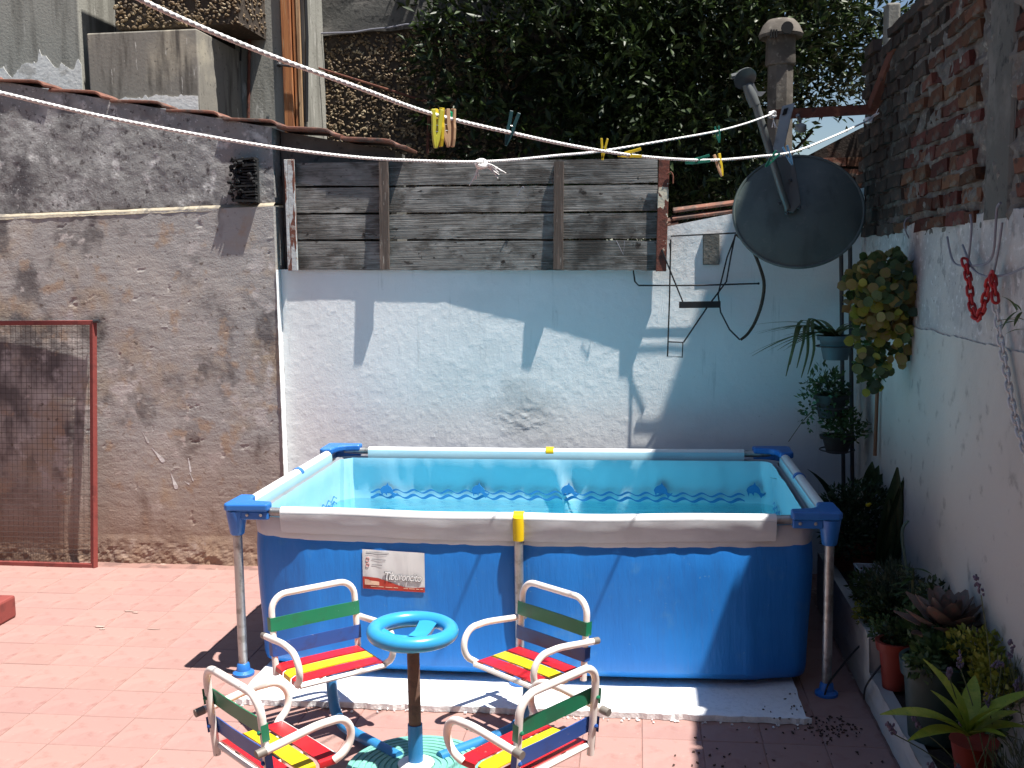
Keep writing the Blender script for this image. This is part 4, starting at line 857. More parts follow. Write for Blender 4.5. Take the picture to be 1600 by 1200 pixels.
def chair(pos_ang, face_ang, rad=.515, ZS=.262):
    c = Vector((HX + rad * math.cos(math.radians(pos_ang)), HY + rad * math.sin(math.radians(pos_ang)), ZS))
    f = -Vector((math.cos(math.radians(face_ang)), math.sin(math.radians(face_ang)), 0)); s = Vector((-f.y, f.x, 0)) * -1; u = Vector((0, 0, 1))
    T = lambda x, y, z: c + s * x + f * y + u * z
    W = .172; yb = -.122; lean = -.09
    bk_ = lambda x, z: T(x, yb + lean * z, z)
    # back frame (an upturned U)
    pts = [bk_(-W, -.045), bk_(-W, .05), bk_(-W, .15)] + [bk_(-W + .062 - .062 * math.cos(q), .195 + .062 * math.sin(q)) for q in [i * math.pi / 2 / 7 for i in range(8)]] + [bk_(W - .062 + .062 * math.sin(q), .195 + .062 * math.cos(q)) for q in [i * math.pi / 2 / 7 for i in range(8)]] + [bk_(W, .15), bk_(W, .05), bk_(W, -.045)]
    m = MB(); m.tube(pts, .0125, 12)
    ch = obj('chair', m, ENAMEL, ca, smooth=True)
    # seat rails
    m = MB()
    for sx in (-.075, .075): m.tube([T(sx, -.115, -.012), T(sx, .118, -.012)], .009, 8)
    for yy in (-.112, .114): m.tube([T(-W, yy, -.014), T(W, yy, -.014)], .010, 8)
    obj('seat_rail', m, ENAMEL, ch, smooth=True)
    for yc, mt_ in ((-.076, SRED), (.0, SYEL), (.076, SRED)):
        m = MB(); hw = .031
        prof = [(-W - .006, -.022), (-W - .004, -.006), (-W + .012, .002), (-.05, .004), (.05, .004), (W - .012, .002), (W + .004, -.006), (W + .006, -.022)]
        vs = []
        for (x, z) in prof: vs += [T(x, yc - hw, z), T(x, yc + hw, z), T(x * .985, yc + hw, z - .005), T(x * .985, yc - hw, z - .005)]
        k = len(prof); fs = [g_ for i in range(k - 1) for g_ in [(4 * i, 4 * i + 1, 4 * i + 5, 4 * i + 4), (4 * i + 1, 4 * i + 2, 4 * i + 6, 4 * i + 5), (4 * i + 2, 4 * i + 3, 4 * i + 7, 4 * i + 6), (4 * i + 3, 4 * i, 4 * i + 4, 4 * i + 7)]] + [(3, 2, 1, 0), (4 * k - 4, 4 * k - 3, 4 * k - 2, 4 * k - 1)]
        m.add(vs, fs); obj('seat_slat', m, mt_, ch, smooth=True)
    for zc, mt_ in ((.150, SGRN), (.055, SBLU)):
        m = MB(); hh = .026; vs = []
        prof = [(-W - .015, -.010), (-W - .012, .012), (-W + .012, .0155), (-.06, .0125), (.06, .0125), (W - .012, .0155), (W + .012, .012), (W + .015, -.010)]
        for (x, y) in prof:
            for zz, dy in ((zc - hh, 0), (zc + hh, 0), (zc + hh, -.004), (zc - hh, -.004)): p = bk_(x, zz); vs.append(p + f * (y + dy))
        k = len(prof); fs = [g_ for i in range(k - 1) for g_ in [(4 * i, 4 * i + 1, 4 * i + 5, 4 * i + 4), (4 * i + 1, 4 * i + 2, 4 * i + 6, 4 * i + 5), (4 * i + 2, 4 * i + 3, 4 * i + 7, 4 * i + 6), (4 * i + 3, 4 * i, 4 * i + 4, 4 * i + 7)]] + [(3, 2, 1, 0), (4 * k - 4, 4 * k - 3, 4 * k - 2, 4 * k - 1)]
        m.add(vs, fs); obj('back_slat', m, mt_, ch, smooth=True)
        m = MB()
        for sx in (-1, 1): p = bk_(sx * W, zc) - f * .014; m.blob(p, (.008, .008, .008))
        obj('rivet', m, mt_, ch)
    for sx in (-1, 1):                                          # arm rests
        X_ = sx * (W + .024)
        arm = [T(X_, yb - .050, .100), T(X_, yb + .02, .108), T(X_, .02, .124), T(X_, .078, .124)] + [T(X_ - sx * .014 * i / 8, .086 + .066 * math.sin(q), .058 + .066 * math.cos(q)) for i, q in enumerate([.05 + i * 2.65 / 8 for i in range(9)])] + [T(X_ - sx * .022, .098, -.014)]
        m = MB(); m.tube(smoothpath(arm, 3), .0125, 12); ar = obj('arm_rest', m, ENAMEL, ch, smooth=True)
        p, q = arm[0], arm[1]; d = (q - p).normalized(); m = MB(); m.tube([p - d * .002, p + d * .028], .0131, 12); obj('bare_end', m, TUBEEND, ar, smooth=True)
    hub = Vector((HX, HY, .032)); dv = Vector((c.x - HX, c.y - HY, 0)).normalized(); L_ = rad
    leg = [hub + dv * .10, hub + dv * .22] + [hub + dv * (L_ - .13), hub + dv * (L_ - .06) + u * .012, hub + dv * (L_ - .02) + u * .05, hub + dv * (L_ - .004) + u * .11, hub + dv * L_ + u * .16, hub + dv * L_ + u * (ZS - .05)]
    m = MB(); m.tube(smoothpath(leg, 5), .0205, 14); obj('support_tube', m, POSTBL, ch, smooth=True)
    return ch
for pa, fa in ((140, 131), (47, 50), (226, 229), (324, 323)): chair(pa, fa)

# ================================================================== MESH FRAME on the left
gt = thing('mesh_frame', (-3.6, 5.8, 0), 'red oxide painted frame with wire mesh leaning against the rendered wall', 'mesh frame')
def gp(u, v): return Vector((-4.55, 5.785, .006)).lerp(Vector((-3.225, 5.755, .006)), u) + Vector((.030 * u * v + .01 * v, .080 * v, 1.455 * v))
def sqbar(a, b_, w, d): 
    mm = MB(); R3 = basis((b_ - a)); mm.box((a + b_) / 2, (w, (b_ - a).length, d), R3); return mm
for (a, b_, w) in [(gp(1, -.004), gp(1, 1), .032), (gp(0, 0), gp(0, 1), .032)]: obj('stile', sqbar(a, b_, w, .03), GATER, gt, bevel=.003)
for (a, b_) in [(gp(0, 1), gp(1.006, 1)), (gp(0, .012), gp(1, .012))]: obj('rail', sqbar(a + Vector((0, 0, -.012)), b_ + Vector((0, 0, -.012)), .028, .026), GATER, gt, bevel=.003)
m = MB()
for i in range(1, 41):
    u = i / 41.0; pts = [gp(u + .0022 * mnoise.noise(Vector((i, v * 6, 0))), v) + Vector((0, .006 * mnoise.noise(Vector((u * 7, v * 5, 2))), 0)) for v in np.linspace(.01, .99, 14)]; m.tube(pts, .0011, 4)
for j in range(1, 44):
    v = j / 44.0 + (.006 * mnoise.noise(Vector((j * 1.7, 0, 0))))
    pts = [gp(u, v) + Vector((0, .006 * mnoise.noise(Vector((u * 7, v * 5, 2))) - .003, 0)) for u in np.linspace(.01, .99, 14)]; m.tube(pts, .0011, 4)
obj('wire_mesh', m, MESHW, gt)
m = MB(); p = gp(1.02, 1.002); m.tube([p + Vector((-.02, -.01, -.006)), p + Vector((.016, -.01, -.004))], .012, 8); obj('hinge', m, DARKIRON, gt)
m = MB(); p = P(15, 985, z=0); q = P(15, 945, z=.12); m.bx(-4.2, p.x - .085, p.y, p.y + .20, 0, .115); sb = obj('step_block', m, GATER, bevel=.012); tag(sb, 'red painted low step block at the left edge of the floor', 'step')

# ================================================================== THINGS ON THE WHITE WALL
def pxpath(pts, y): return [P(a, b, y=(y if not callable(y) else y(a, b))) for a, b in pts]
wr_ = thing('wire_rack', P(1115, 560, y=5.86), 'black bent-wire rack with a flat crossbar hanging on the white wall', 'wire rack')
YK = 5.865
m = MB()
for pts in ([(1048, 374), (1046, 470), (1043, 557), (1066, 558), (1067, 535), (1044, 534)], [(1048, 369), (1150, 364)], [(1034, 390), (1050, 430), (1067, 472)], [(1068, 535), (1105, 480), (1135, 440), (1142, 400), (1149, 366)], [(1150, 366), (1136, 402), (1122, 460), (1126, 488), (1140, 515), (1156, 531)], [(1046, 380), (1048, 392)]):
    m.tube(pxpath(pts, YK), .0042, 6)
obj('wire_frame', m, WIREBLK, wr_, smooth=True)
m = MB(); a, b_ = P(1061, 482, y=YK - .01), P(1126, 470, y=YK - .01); m.box((a + b_) / 2, (b_.x - a.x, .008, .036), Matrix.Rotation(-.0, 3, 'Y')); obj('crossbar', m, WIREBLK, wr_, bevel=.002)
m = MB(); m.tube(smoothpath(pxpath([(1150, 366), (1165, 380), (1178, 395), (1190, 425), (1194, 446), (1190, 475), (1180, 503), (1168, 522), (1157, 531)], YK - .005), 3), [.006 + .003 * math.sin(i * .12) for i in range(25)], 8); obj('curved_branch', m, BARK, wr_, smooth=True)
m = MB(); m.tube(pxpath([(989, 419), (992, 440), (998, 446), (1090, 446), (1185, 443)], YW - .035), .0045, 6); m.blob(P(1185, 443, y=YW - .035), (.008,) * 3); m.blob(P(989, 419, y=YW - .035), (.008,) * 3); tag(obj('bent_rod', m, WIREBLK, smooth=True), 'thin black bent rod fixed level below the rusty fence post', 'rod')

# ================================================================== SATELLITE DISH
YD = 5.55
dc = P(1247, 330, y=YD)
sd = thing('satellite_dish', dc + Vector((0, .1, -.35)), 'dark grey-green satellite dish hung from an iron bar at the corner', 'satellite dish')
nrm = Vector((-.10, -1.0, .30)).normalized(); dx = Vector((1, -.06, -.10)); dx = (dx - nrm * dx.dot(nrm)).normalized(); dyv = nrm.cross(dx)
RX, RY, DEP = .319, .294, .058
def dish_pt(r, q, back_=0): 
    return dc + dx * (RX * r * math.cos(q)) + dyv * (RY * r * math.sin(q)) + nrm * (DEP * (1 - r * r) - back_)
m = MB(); nq = 64; nr = 10
for b_ in (0, .004):
    for i in range(nr + 1):
        for k in range(nq): m.v.append(tuple(dish_pt(max(i / nr, 1e-4), 2 * math.pi * k / nq, b_)))
h_ = (nr + 1) * nq
for i in range(nr):
    for k in range(nq):
        l = (k + 1) % nq; f = (i * nq + k, i * nq + l, (i + 1) * nq + l, (i + 1) * nq + k); m.f.append(f); m.f.append(tuple(h_ + q for q in f[::-1]))
dish = obj('reflector', m, DISHM, sd, smooth=True)
m = MB(); m.tube([dish_pt(1, 2 * math.pi * k / nq, .002) for k in range(nq)], .0085, 8, closed=True); obj('rim', m, DISHM, dish, smooth=True)
# arm with feed
arm = [P(1231, 326, y=YD - .09), P(1222, 300, y=YD - .13), P(1207, 250, y=YD - .17), P(1192, 200, y=YD - .19), P(1180, 160, y=YD - .20)]
m = MB(); m.tube(smoothpath(arm, 4), [.017 + .004 * (i / 16) for i in range(17)], 10); obj('feed_arm', m, DISHA, sd, smooth=True)
m = MB(); p, q = P(1180, 165, y=YD - .20), P(1166, 132, y=YD - .21); m.tube([p, p.lerp(q, .5), q], [.026, .028, .020], 12); lnb = obj('feed_body', m, DISHA, sd, smooth=True)
m = MB(); c0 = P(1162, 120, y=YD - .21); axis = basis(Vector((.25, -.55, -.45)).normalized()); m.lathe([(.018, .04), (.030, .015), (.055, -.012), (.057, -.020), (.048, -.014), (.0001, .0)], c0, 20, axis @ Matrix.Rotation(math.pi / 2, 3, 'X')); m.tube([P(1143, 120, y=YD - .2), P(1176, 112, y=YD - .2)], .014, 8); obj('feed_horn', m, DISHA, lnb, smooth=True)
m = MB(); a, b_, c = P(1172, 132, y=YD - .19), P(1179, 150, y=YD - .19), P(1197, 143, y=YD - .19); m.prism([a, P(1177, 128, y=YD - .19), P(1184, 143, y=YD - .19), c, P(1190, 150, y=YD - .19), b_], (0, .02, 0)); obj('feed_bracket', m, DISHB, lnb)
# bracket plate
m = MB(); qa = [P(1222, 166, y=YD - .05), P(1243, 160, y=YD - .05), P(1238, 176, y=YD - .06), P(1222, 246, y=YD - .105), P(1205, 246, y=YD - .105)]
m.prism(qa, (0, .012, 0)); br = obj('mount_plate', m, DISHB, sd, bevel=.003)
m = MB(); m.prism([P(1225, 170, y=YD - .068), P(1232, 168, y=YD - .068), P(1229, 178, y=YD - .068), P(1222, 180, y=YD - .068)], (0, .003, 0)); obj('slot', m, BLACK, br)
m = MB(); m.prism([P(1212, 244, y=YD - .10), P(1240, 244, y=YD - .09), P(1252, 318, y=YD - .10), P(1240, 332, y=YD - .10), P(1228, 330, y=YD - .10)], (0, .05, 0)); obj('rear_bracket', m, DISHA, sd, bevel=.004)
m = MB(); m.bx(0, .001, 0, .001, 0, .001); m = MB()
for px, py in ((1218, 318), (1230, 333), (1249, 324), (1235, 282)): m.blob(P(px, py, y=YD - .11), (.010, .012, .010))
obj('bolt', m, DARKIRON, sd)
m = MB(); m.blob(P(1251, 200, y=YD + .02), (.034, .03, .030)); m.tube([P(1250, 190, y=YD + .02), P(1246, 180, y=YD - .02)], .01, 6); obj('clamp', m, DISHB, sd, smooth=True)
m = MB(); m.blob(P(1278, 406, y=YD - .075), (.012, .004, .009)); obj('maker_badge', m, DISHB, sd)

# iron arm that carries it, with brace
m = MB(); a, b_ = P(1205, 180, y=5.58), P(1372, 171, y=5.58); m.box((a + b_) / 2, ((b_ - a).length, .012, .045), Matrix.Rotation(math.atan2(a.z - b_.z, b_.x - a.x), 3, 'Y'))
m.box((a + b_) / 2 + Vector((0, .02, .024)), ((b_ - a).length, .045, .006), Matrix.Rotation(math.atan2(a.z - b_.z, b_.x - a.x), 3, 'Y'))
ib = thing('iron_bracket', b_, 'rusty angle-iron arm and diagonal brace fixed to the brick wall', 'bracket'); obj('arm', m, RUST, ib)
m = MB(); p, q = P(1366, 170, y=5.57), P(1408, 68, y=5.30); R3 = basis(q - p); m.box((p + q) / 2, (.05, (q - p).length, .012), R3); m.box((p + q) / 2 + R3 @ Vector((.022, 0, .02)), (.008, (q - p).length, .04), R3); obj('brace', m, RUST, ib)

# chimney flue and concrete post
YF = 6.45
a, b_ = P(1200, 235, y=YF), P(1244, 90, y=YF); cx = (a.x + b_.x) / 2; hw = (b_.x - a.x) / 2
cf = thing('chimney_flue', (cx, YF + .1, 1.8), 'grey concrete chimney flue with flared cowl behind the dish', 'chimney')
cyl = Matrix.Rotation(math.radians(22), 3, 'Z')
m = MB(); m.lathe([(hw * 1.02, 0), (hw * 1.0, b_.z - 1.7)], (cx, YF + .1, 1.7), 8, cyl); obj('pipe', m, FLUE, cf)
p, q = P(1222, 98, y=YF), P(1222, 45, y=YF)
m = MB(); m.lathe([(hw * 1.10, p.z), (hw * 1.16, p.z + .01), (hw * 1.12, p.z + .10), (hw * 1.12, q.z)], (cx, YF + .1, 0), 24); obj('collar', m, FLUE, cf, smooth=True)
zc = P(1222, 50, y=YF).z; zt_ = P(1222, 23, y=YF).z
m = MB(); m.lathe([(hw * 1.1, zc), (hw * 1.62, zc - .015), (hw * 1.70, zc + .002), (hw * 1.35, zc + .06), (hw * 1.0, zt_ - .01), (.0001, zt_)], (cx, YF + .1, 0), 28, Matrix.Rotation(math.radians(3), 3, 'Y') if False else None); obj('cowl', m, FLUE, cf, smooth=True)
m = MB(); pp = P(1229, 45, y=YF - .035); m.lathe([(.034, -.01), (.034, .01)], pp + Vector((0, -.03, 0)), 14, Matrix.Rotation(math.pi / 2, 3, 'X')); obj('smoke_hole', m, BLACK, cf)
m = MB()
for px in (1205, 1209, 1213): pp = P(px, 53, y=YF - .02); m.box(pp, (.008, .03, .045))
obj('slot', m, BLACK, cf)
m = MB(); a, b_ = P(1383, 130, y=6.4), P(1408, 3, y=6.4); m.bx(a.x, b_.x, 6.4, 6.5, .4, b_.z); tag(obj('concrete_post', m, CONC, bevel=.012), 'square concrete post standing behind the brick wall corner', 'post')

# ================================================================== CLOTHES LINES AND PEGS
def invy(px, a, b): return 1.0 / (a[1] + (b[1] - a[1]) * (px - a[0]) / (b[0] - a[0]))
YA = lambda px: invy(px, (690, .4545), (1357, .186))
YBf = lambda px: invy(px, (0, .50), (1207, .186))
pathA = [(60, -92), (225, 2), (400, 78), (560, 137), (675, 178), (800, 208), (900, 229), (990, 243), (1060, 249), (1120, 250), (1180, 245), (1240, 237), (1300, 214), (1357, 188)]
pathB = [(-140, 112), (0, 145), (150, 180), (300, 209), (440, 232), (560, 246), (650, 251), (735, 253), (800, 250), (870, 243), (940, 236), (1060, 216), (1120, 205), (1165, 193), (1207, 178)]
def rope(path, yf, name, label):
    pts = smoothpath([P(a, b, y=yf(a)) for a, b in path], 60); m = MB()
    m.tube(pts, .0043, 9, twist=.62, shape=lambda q: 1 + .07 * math.cos(3 * q)); return tag(obj(name, m, ROPE, smooth=True), label, 'clothesline')
ra = rope(pathA, YA, 'clothes_line', 'white twisted rope clothesline running down from the top left corner')
rb = rope(pathB, YBf, 'clothes_line', 'white twisted rope clothesline knotted in the middle above the fence')
def frayed(par, c, sc_, tails, seed):
    r = random.Random(seed); m = MB()
    for k in range(3):
        ax = Vector((r.uniform(-1, 1), r.uniform(-.6, .6), r.uniform(-1, 1))).normalized(); ay = ax.orthogonal().normalized()
        m.tube([c + ax * (.011 * sc_ * math.cos(q)) + ay * (.013 * sc_ * math.sin(q)) for q in [i * 2 * math.pi / 12 for i in range(12)]], .005 * sc_, 7, closed=True)
    for t in tails:
        for k in range(6):
            e = Vector(t) + Vector((r.gauss(0, .008), r.gauss(0, .008), r.gauss(0, .008)))
            mid = Vector(t) * .5 + Vector((0, 0, r.uniform(.0, .012))); m.tube(smoothpath([c, c + mid, c + e], 4), [.0028 * (1 - i * .06) for i in range(9)], 5)
    return obj('knot', m, ROPE, par, smooth=True)
cK = P(752, 256, y=YBf(752)); frayed(rb, cK, 1.3, [(.045, 0, -.03), (.06, -.01, -.02), (-.022, 0, -.045)], 4)
frayed(rb, P(1207, 179, y=YBf(1207)), 1.3, [(.01, 0, -.06)], 6); frayed(ra, P(1357, 188, y=YA(1357)), 1.3, [(.05, 0, .03)], 8)
PEGGRP = 'clothes pegs on the lines'
def peg(px, py, yv, ang, mat, label, L=.078, mat2=None, spread=.10, turn=0.0, tip=None):
    """two jaws with a spring; ang turns it in the picture plane from upright, turn about its own axis"""
    c = P(px, py, y=yv); R3 = Matrix.Rotation(math.radians(ang), 3, 'Y') @ Matrix.Rotation(math.radians(turn), 3, 'Z')
    t = thing('clothes_peg', c + Vector((0, 0, -L / 2)), label, 'peg', PEGGRP); w = .0095
    for s in (-1, 1):
        prof = [(.0006, L * .5), (.0085, L * .5), (.0085, L * .12), (.0095, 0), (.0085, -L * .3), (.006, -L * .5), (.0012, -L * .5), (.0006, -L * .2), (.0025, -L * .06), (.0006, L * .06)]
        Rs = Matrix.Rotation(s * spread, 3, 'Y'); m = MB(); off = Vector((0, 0, 0))
        # jaw closes on the rope at the lower end, handles spread at the top
        vs = []
        for yy in (-w / 2, w / 2):
            for x, z in prof: vs.append(c + R3 @ (Rs @ Vector((s * (x + .0005), yy, z))))
        k = len(prof); fs = [tuple(range(k)), tuple(range(2 * k - 1, k - 1, -1))] + [(i, (i + 1) % k, (i + 1) % k + k, i + k) for i in range(k)]
        m.add(vs, fs); obj('jaw', m, (mat2 if (mat2 and s > 0) else mat), t, bevel=.0008, seg=1)
    m = MB()
    for yy in (-.0035, 0, .0035): m.tube([c + R3 @ Vector((.0075 * math.cos(q), yy, .0065 * math.sin(q))) for q in [i * math.pi / 5 for i in range(10)]], .0011, 5, closed=True)
    obj('spring', m, SPRING, t)
    if tip:
        m = MB(); m.lathe([(.0001, -.009), (.009, -.008), (.010, .006), (.004, .010), (.0001, .010)], c + R3 @ Vector((0, 0, L * .32)), 14); obj('bead', m, tip, t, smooth=True)
    return t
peg(682, 201, YA(682) - .01, 4, PEGL, 'lemon yellow peg at the left end of the tight cluster', turn=25)
peg(687, 199, YA(687) + .004, -2, PEGY, 'yellow peg hanging second from left in the tight cluster', turn=-30)
peg(697, 200, YA(697), -6, PEGW, 'pale wooden peg hanging third in the tight cluster', turn=20)
peg(705, 200, YA(705) + .008, -3, PEGW, 'wooden peg with green bead at the right of the cluster', turn=-20, tip=PEGE)
peg(798, 201, YA(798), 17, PEGD, 'dark teal peg hanging tilted in front of the dark tree', turn=10)
peg(943, 233, YBf(943) - .01, 6, PEGY, 'bright yellow peg upright where the two lines cross', turn=0, spread=.16)
peg(984, 241, YA(984), 84, PEGY, 'bright yellow peg lying sideways on the line right of the crossing', spread=.16, L=.066)
peg(1122, 210, YBf(1122), -9, PEGG, 'dark green peg hanging on the upper rope left of dish arm', L=.072)
peg(1090, 251, YA(1090), 80, PEGG, 'dark green peg lying sideways above the rusty fence post', L=.078)
peg(1124, 258, YA(1124), -14, PEGW, 'wooden peg with yellow half hanging near the dish', mat2=PEGY, L=.075, turn=15)
peg(1206, 249, YA(1206), 40, PEGG, 'green peg slanting across the dish arm', L=.07)
peg(1232, 243, YA(1232), -22, PEGB, 'slate blue peg clipped at the top rim of the dish', L=.078)

# ================================================================== TREE
tr = thing('evergreen_tree', (.35, 8.3, 0), 'dense dark evergreen tree filling the background behind the fence', 'tree')
trunk = [(.35, 8.3, 0), (.33, 8.28, 1.0), (.38, 8.25, 1.9), (.30, 8.2, 2.8), (.34, 8.15, 3.8), (.3, 8.1, 4.6)]
m = MB(); m.tube(smoothpath(trunk, 4), [.13 - .0045 * i for i in range(21)], 10)
for i in range(26):
    a_ = random.uniform(0, 2 * math.pi); z0 = random.uniform(1.7, 4.2); L_ = random.uniform(.7, 1.7); b0 = Vector((.34, 8.22, z0)); e = b0 + Vector((math.cos(a_) * L_, math.sin(a_) * L_ * .8, random.uniform(.1, .8)))
    m.tube(smoothpath([b0, b0.lerp(e, .5) + Vector((0, 0, -.1)), e], 3), [.035 - .0045 * k for k in range(7)], 6)
obj('trunk', m, BARK, tr, smooth=True)
CC = np.array([.20, 8.15, 3.25]); CRr = np.array([2.15, 1.55, 1.75])
def leaf_cloud(n_twigs, per, inside, size, seed):
    r = np.random.default_rng(seed); V = []; Fc = []
    tw = []
    while len(tw) < n_twigs:
        p = CC + r.uniform(-1, 1, 3) * CRr
        if inside(p): tw.append(p)
    tw = np.array(tw); out = tw - CC; out /= np.linalg.norm(out, axis=1)[:, None]
    P0 = np.repeat(tw, per, 0) + r.normal(0, .055, (n_twigs * per, 3)); dirs = np.repeat(out, per, 0) * .7 + r.normal(0, .75, P0.shape) + np.array([0, 0, .1])
    dirs /= np.linalg.norm(dirs, axis=1)[:, None]; side = np.cross(dirs, r.normal(0, 1, P0.shape) + np.array([0, 0, 1.2])); side /= np.linalg.norm(side, axis=1)[:, None] + 1e-9
    up = np.cross(side, dirs); L = size * r.uniform(.65, 1.3, len(P0))[:, None]; W = L * .34
    a = P0; b = P0 + dirs * L * .5 + side * W * .5 + up * L * .06; c = P0 + dirs * L - up * L * .06; d = P0 + dirs * L * .5 - side * W * .5 + up * L * .06
    V = np.stack([a, b, c, d], 1).reshape(-1, 3); n = len(P0); idx = np.arange(n) * 4
    Fc = np.concatenate([np.stack([idx, idx + 1, idx + 2], 1), np.stack([idx, idx + 2, idx + 3], 1)])
    return V, Fc
def in_crown(p):
    q = (p - CC) / CRr; rr = q[0] ** 2 + q[1] ** 2 + q[2] ** 2; n3 = mnoise.noise(Vector((p[0] * 1.6, p[1] * 1.6, p[2] * 1.6))) ; n4 = mnoise.noise(Vector((p[0] * 5, p[1] * 5, p[2] * 5)))
    if rr > 1.0 + .35 * n3: return False
    if p[0] > .85 + .1 * n4 and p[2] < 2.93: return False        # open lower right, where the sky shows through
    if p[0] > .80 and p[2] < 3.7 and n3 + n4 < .10: return False
    if p[2] < 2.05: return False
    return n4 > -.30 or rr < .45
V1, F1 = leaf_cloud(6200, 13, in_crown, .084, 5)
def arr_obj(name, V, F, mat, par):
    me = bpy.data.meshes.new(name); V = V - np.array(ORG[par.name]); me.vertices.add(len(V)); me.vertices.foreach_set('co', V.astype(np.float32).ravel())
    me.loops.add(F.size); me.loops.foreach_set('vertex_index', F.astype(np.int32).ravel()); me.polygons.add(len(F)); me.polygons.foreach_set('loop_start', np.arange(0, F.size, 3, dtype=np.int32))
    try: me.polygons.foreach_set('loop_total', np.full(len(F), 3, dtype=np.int32))
    except Exception: pass
    me.update(calc_edges=True); me.validate(); me.materials.append(mat); o = bpy.data.objects.new(name, me); COL.objects.link(o); o.parent = par; ORG[o.name] = ORG[par.name]; return o
arr_obj('crown', V1, F1, LTREE, tr)['kind'] = 'stuff'
# a second, farther tree closing the gaps low on the left
t2 = thing('background_tree', (-.6, 10.4, 0), 'farther dark tree glimpsed through gaps below the evergreen crown', 'tree')
m = MB(); m.tube([(-.6, 10.4, 0), (-.55, 10.4, 2), (-.6, 10.4, 3.6)], [.12, .10, .05], 8); obj('trunk', m, BARK, t2, smooth=True)
CC = np.array([-.45, 10.4, 2.9]); CRr = np.array([2.0, 1.1, 1.6])
V2, F2 = leaf_cloud(1500, 14, lambda p: (((p - CC) / CRr) ** 2).sum() < 1, .10, 6); arr_obj('crown', V2, F2, LTREE, t2)['kind'] = 'stuff'

# ================================================================== PLANTS
def leaf_mesh(name, outline, mat, curl=.15, fold=.12, n=6):
    """a leaf along +y of length 1, bent and folded; outline(t) gives the half width"""
    m = MB(); vs = []; fs = []
    for i in range(n + 1):
        t = i / n; w = outline(t); z = -curl * t * t
        vs += [(-w, t, z + fold * w), (0, t, z), (w, t, z + fold * w)]
    for i in range(n): a = 3 * i; fs += [(a, a + 1, a + 4, a + 3), (a + 1, a + 2, a + 5, a + 4)]
    me = bpy.data.meshes.new(name); me.from_pydata(vs, [], fs); me.update(); me.materials.append(mat)
    me.polygons.foreach_set('use_smooth', [True] * len(me.polygons)); return me
def leaf_at(par, me, base, d, L, up=(0, 0, 1), wide=1.0, name='leaf', roll=0.0):
    R3 = basis(Vector(d), up) @ Matrix.Rotation(roll, 3, 'Y')
    return inst(name, me, Matrix.Translation(base) @ R3.to_4x4() @ Matrix.Diagonal((L * wide, L, L, 1)), par)
round_o = lambda t: .50 * math.sqrt(max(0, 1 - (2 * t - 1) ** 2)) * .95 + .02
lance = lambda t: .16 * math.sin(math.pi * min(1, t * .92 + .06)) ** .8 * (1 - .2 * t)
strap = lambda t: .045 * (1 - t ** 3) + .003
oval = lambda t: .26 * math.sin(math.pi * min(1, t * .95 + .04)) ** .75
thick = lambda t: .22 * math.sin(math.pi * min(1, .12 + t * .85)) ** .8
def pot(name, c, r0, r1, h, mat, label, cat='pot', rim=.012, group=None):
    t = thing(name, c, label, cat, group); m = MB()
    m.lathe([(.0001, 0), (r0, 0), (r0 + (r1 - r0) * .8, h * .80), (r1 + rim * .55, h * .81), (r1 + rim, h), (r1 - .004, h), (r1 - .010, h * .8), (.0001, h * .78)], c, 28); obj('body', m, mat, t, smooth=True)
    m = MB(); m.lathe([(.0001, h * .86), (r1 - .008, h * .855)], c, 20); obj('soil', m, SOIL, t); return t
def fluff(par, c, rad, n, size, mat, seed, name='foliage', asp=.4, up=.4, shell_=.0):
    """small leaves through a volume: one part that nobody could count"""
    r = np.random.default_rng(seed); u = r.normal(0, 1, (n, 3)); u /= np.linalg.norm(u, axis=1)[:, None]; q = np.maximum(shell_, r.uniform(0, 1, n) ** .45)[:, None]
    P0 = np.array(c) + u * q * np.array(rad); d = u * .8 + r.normal(0, .55, (n, 3)) + np.array([0, 0, up]); d /= np.linalg.norm(d, axis=1)[:, None]
    s = np.cross(d, r.normal(0, 1, (n, 3))); s /= np.linalg.norm(s, axis=1)[:, None] + 1e-9; L = size * r.uniform(.6, 1.3, n)[:, None]
    a, b, cc_, dd = P0, P0 + d * L * .5 + s * L * asp * .5, P0 + d * L, P0 + d * L * .5 - s * L * asp * .5
    V = np.stack([a, b, cc_, dd], 1).reshape(-1, 3); idx = np.arange(n) * 4; F = np.concatenate([np.stack([idx, idx + 1, idx + 2], 1), np.stack([idx, idx + 2, idx + 3], 1)])
    o = arr_obj(name, V, F, mat, par); o['kind'] = 'stuff'; return o
def stems(par, base, tips, r, mat, name='stem'):
    m = MB()
    for t in tips: b = Vector(base); e = Vector(t); m.tube(smoothpath([b, b.lerp(e, .5) + Vector((0, 0, .1 * (e - b).length)), e], 3), r, 5)
    return obj(name, m, mat, par)

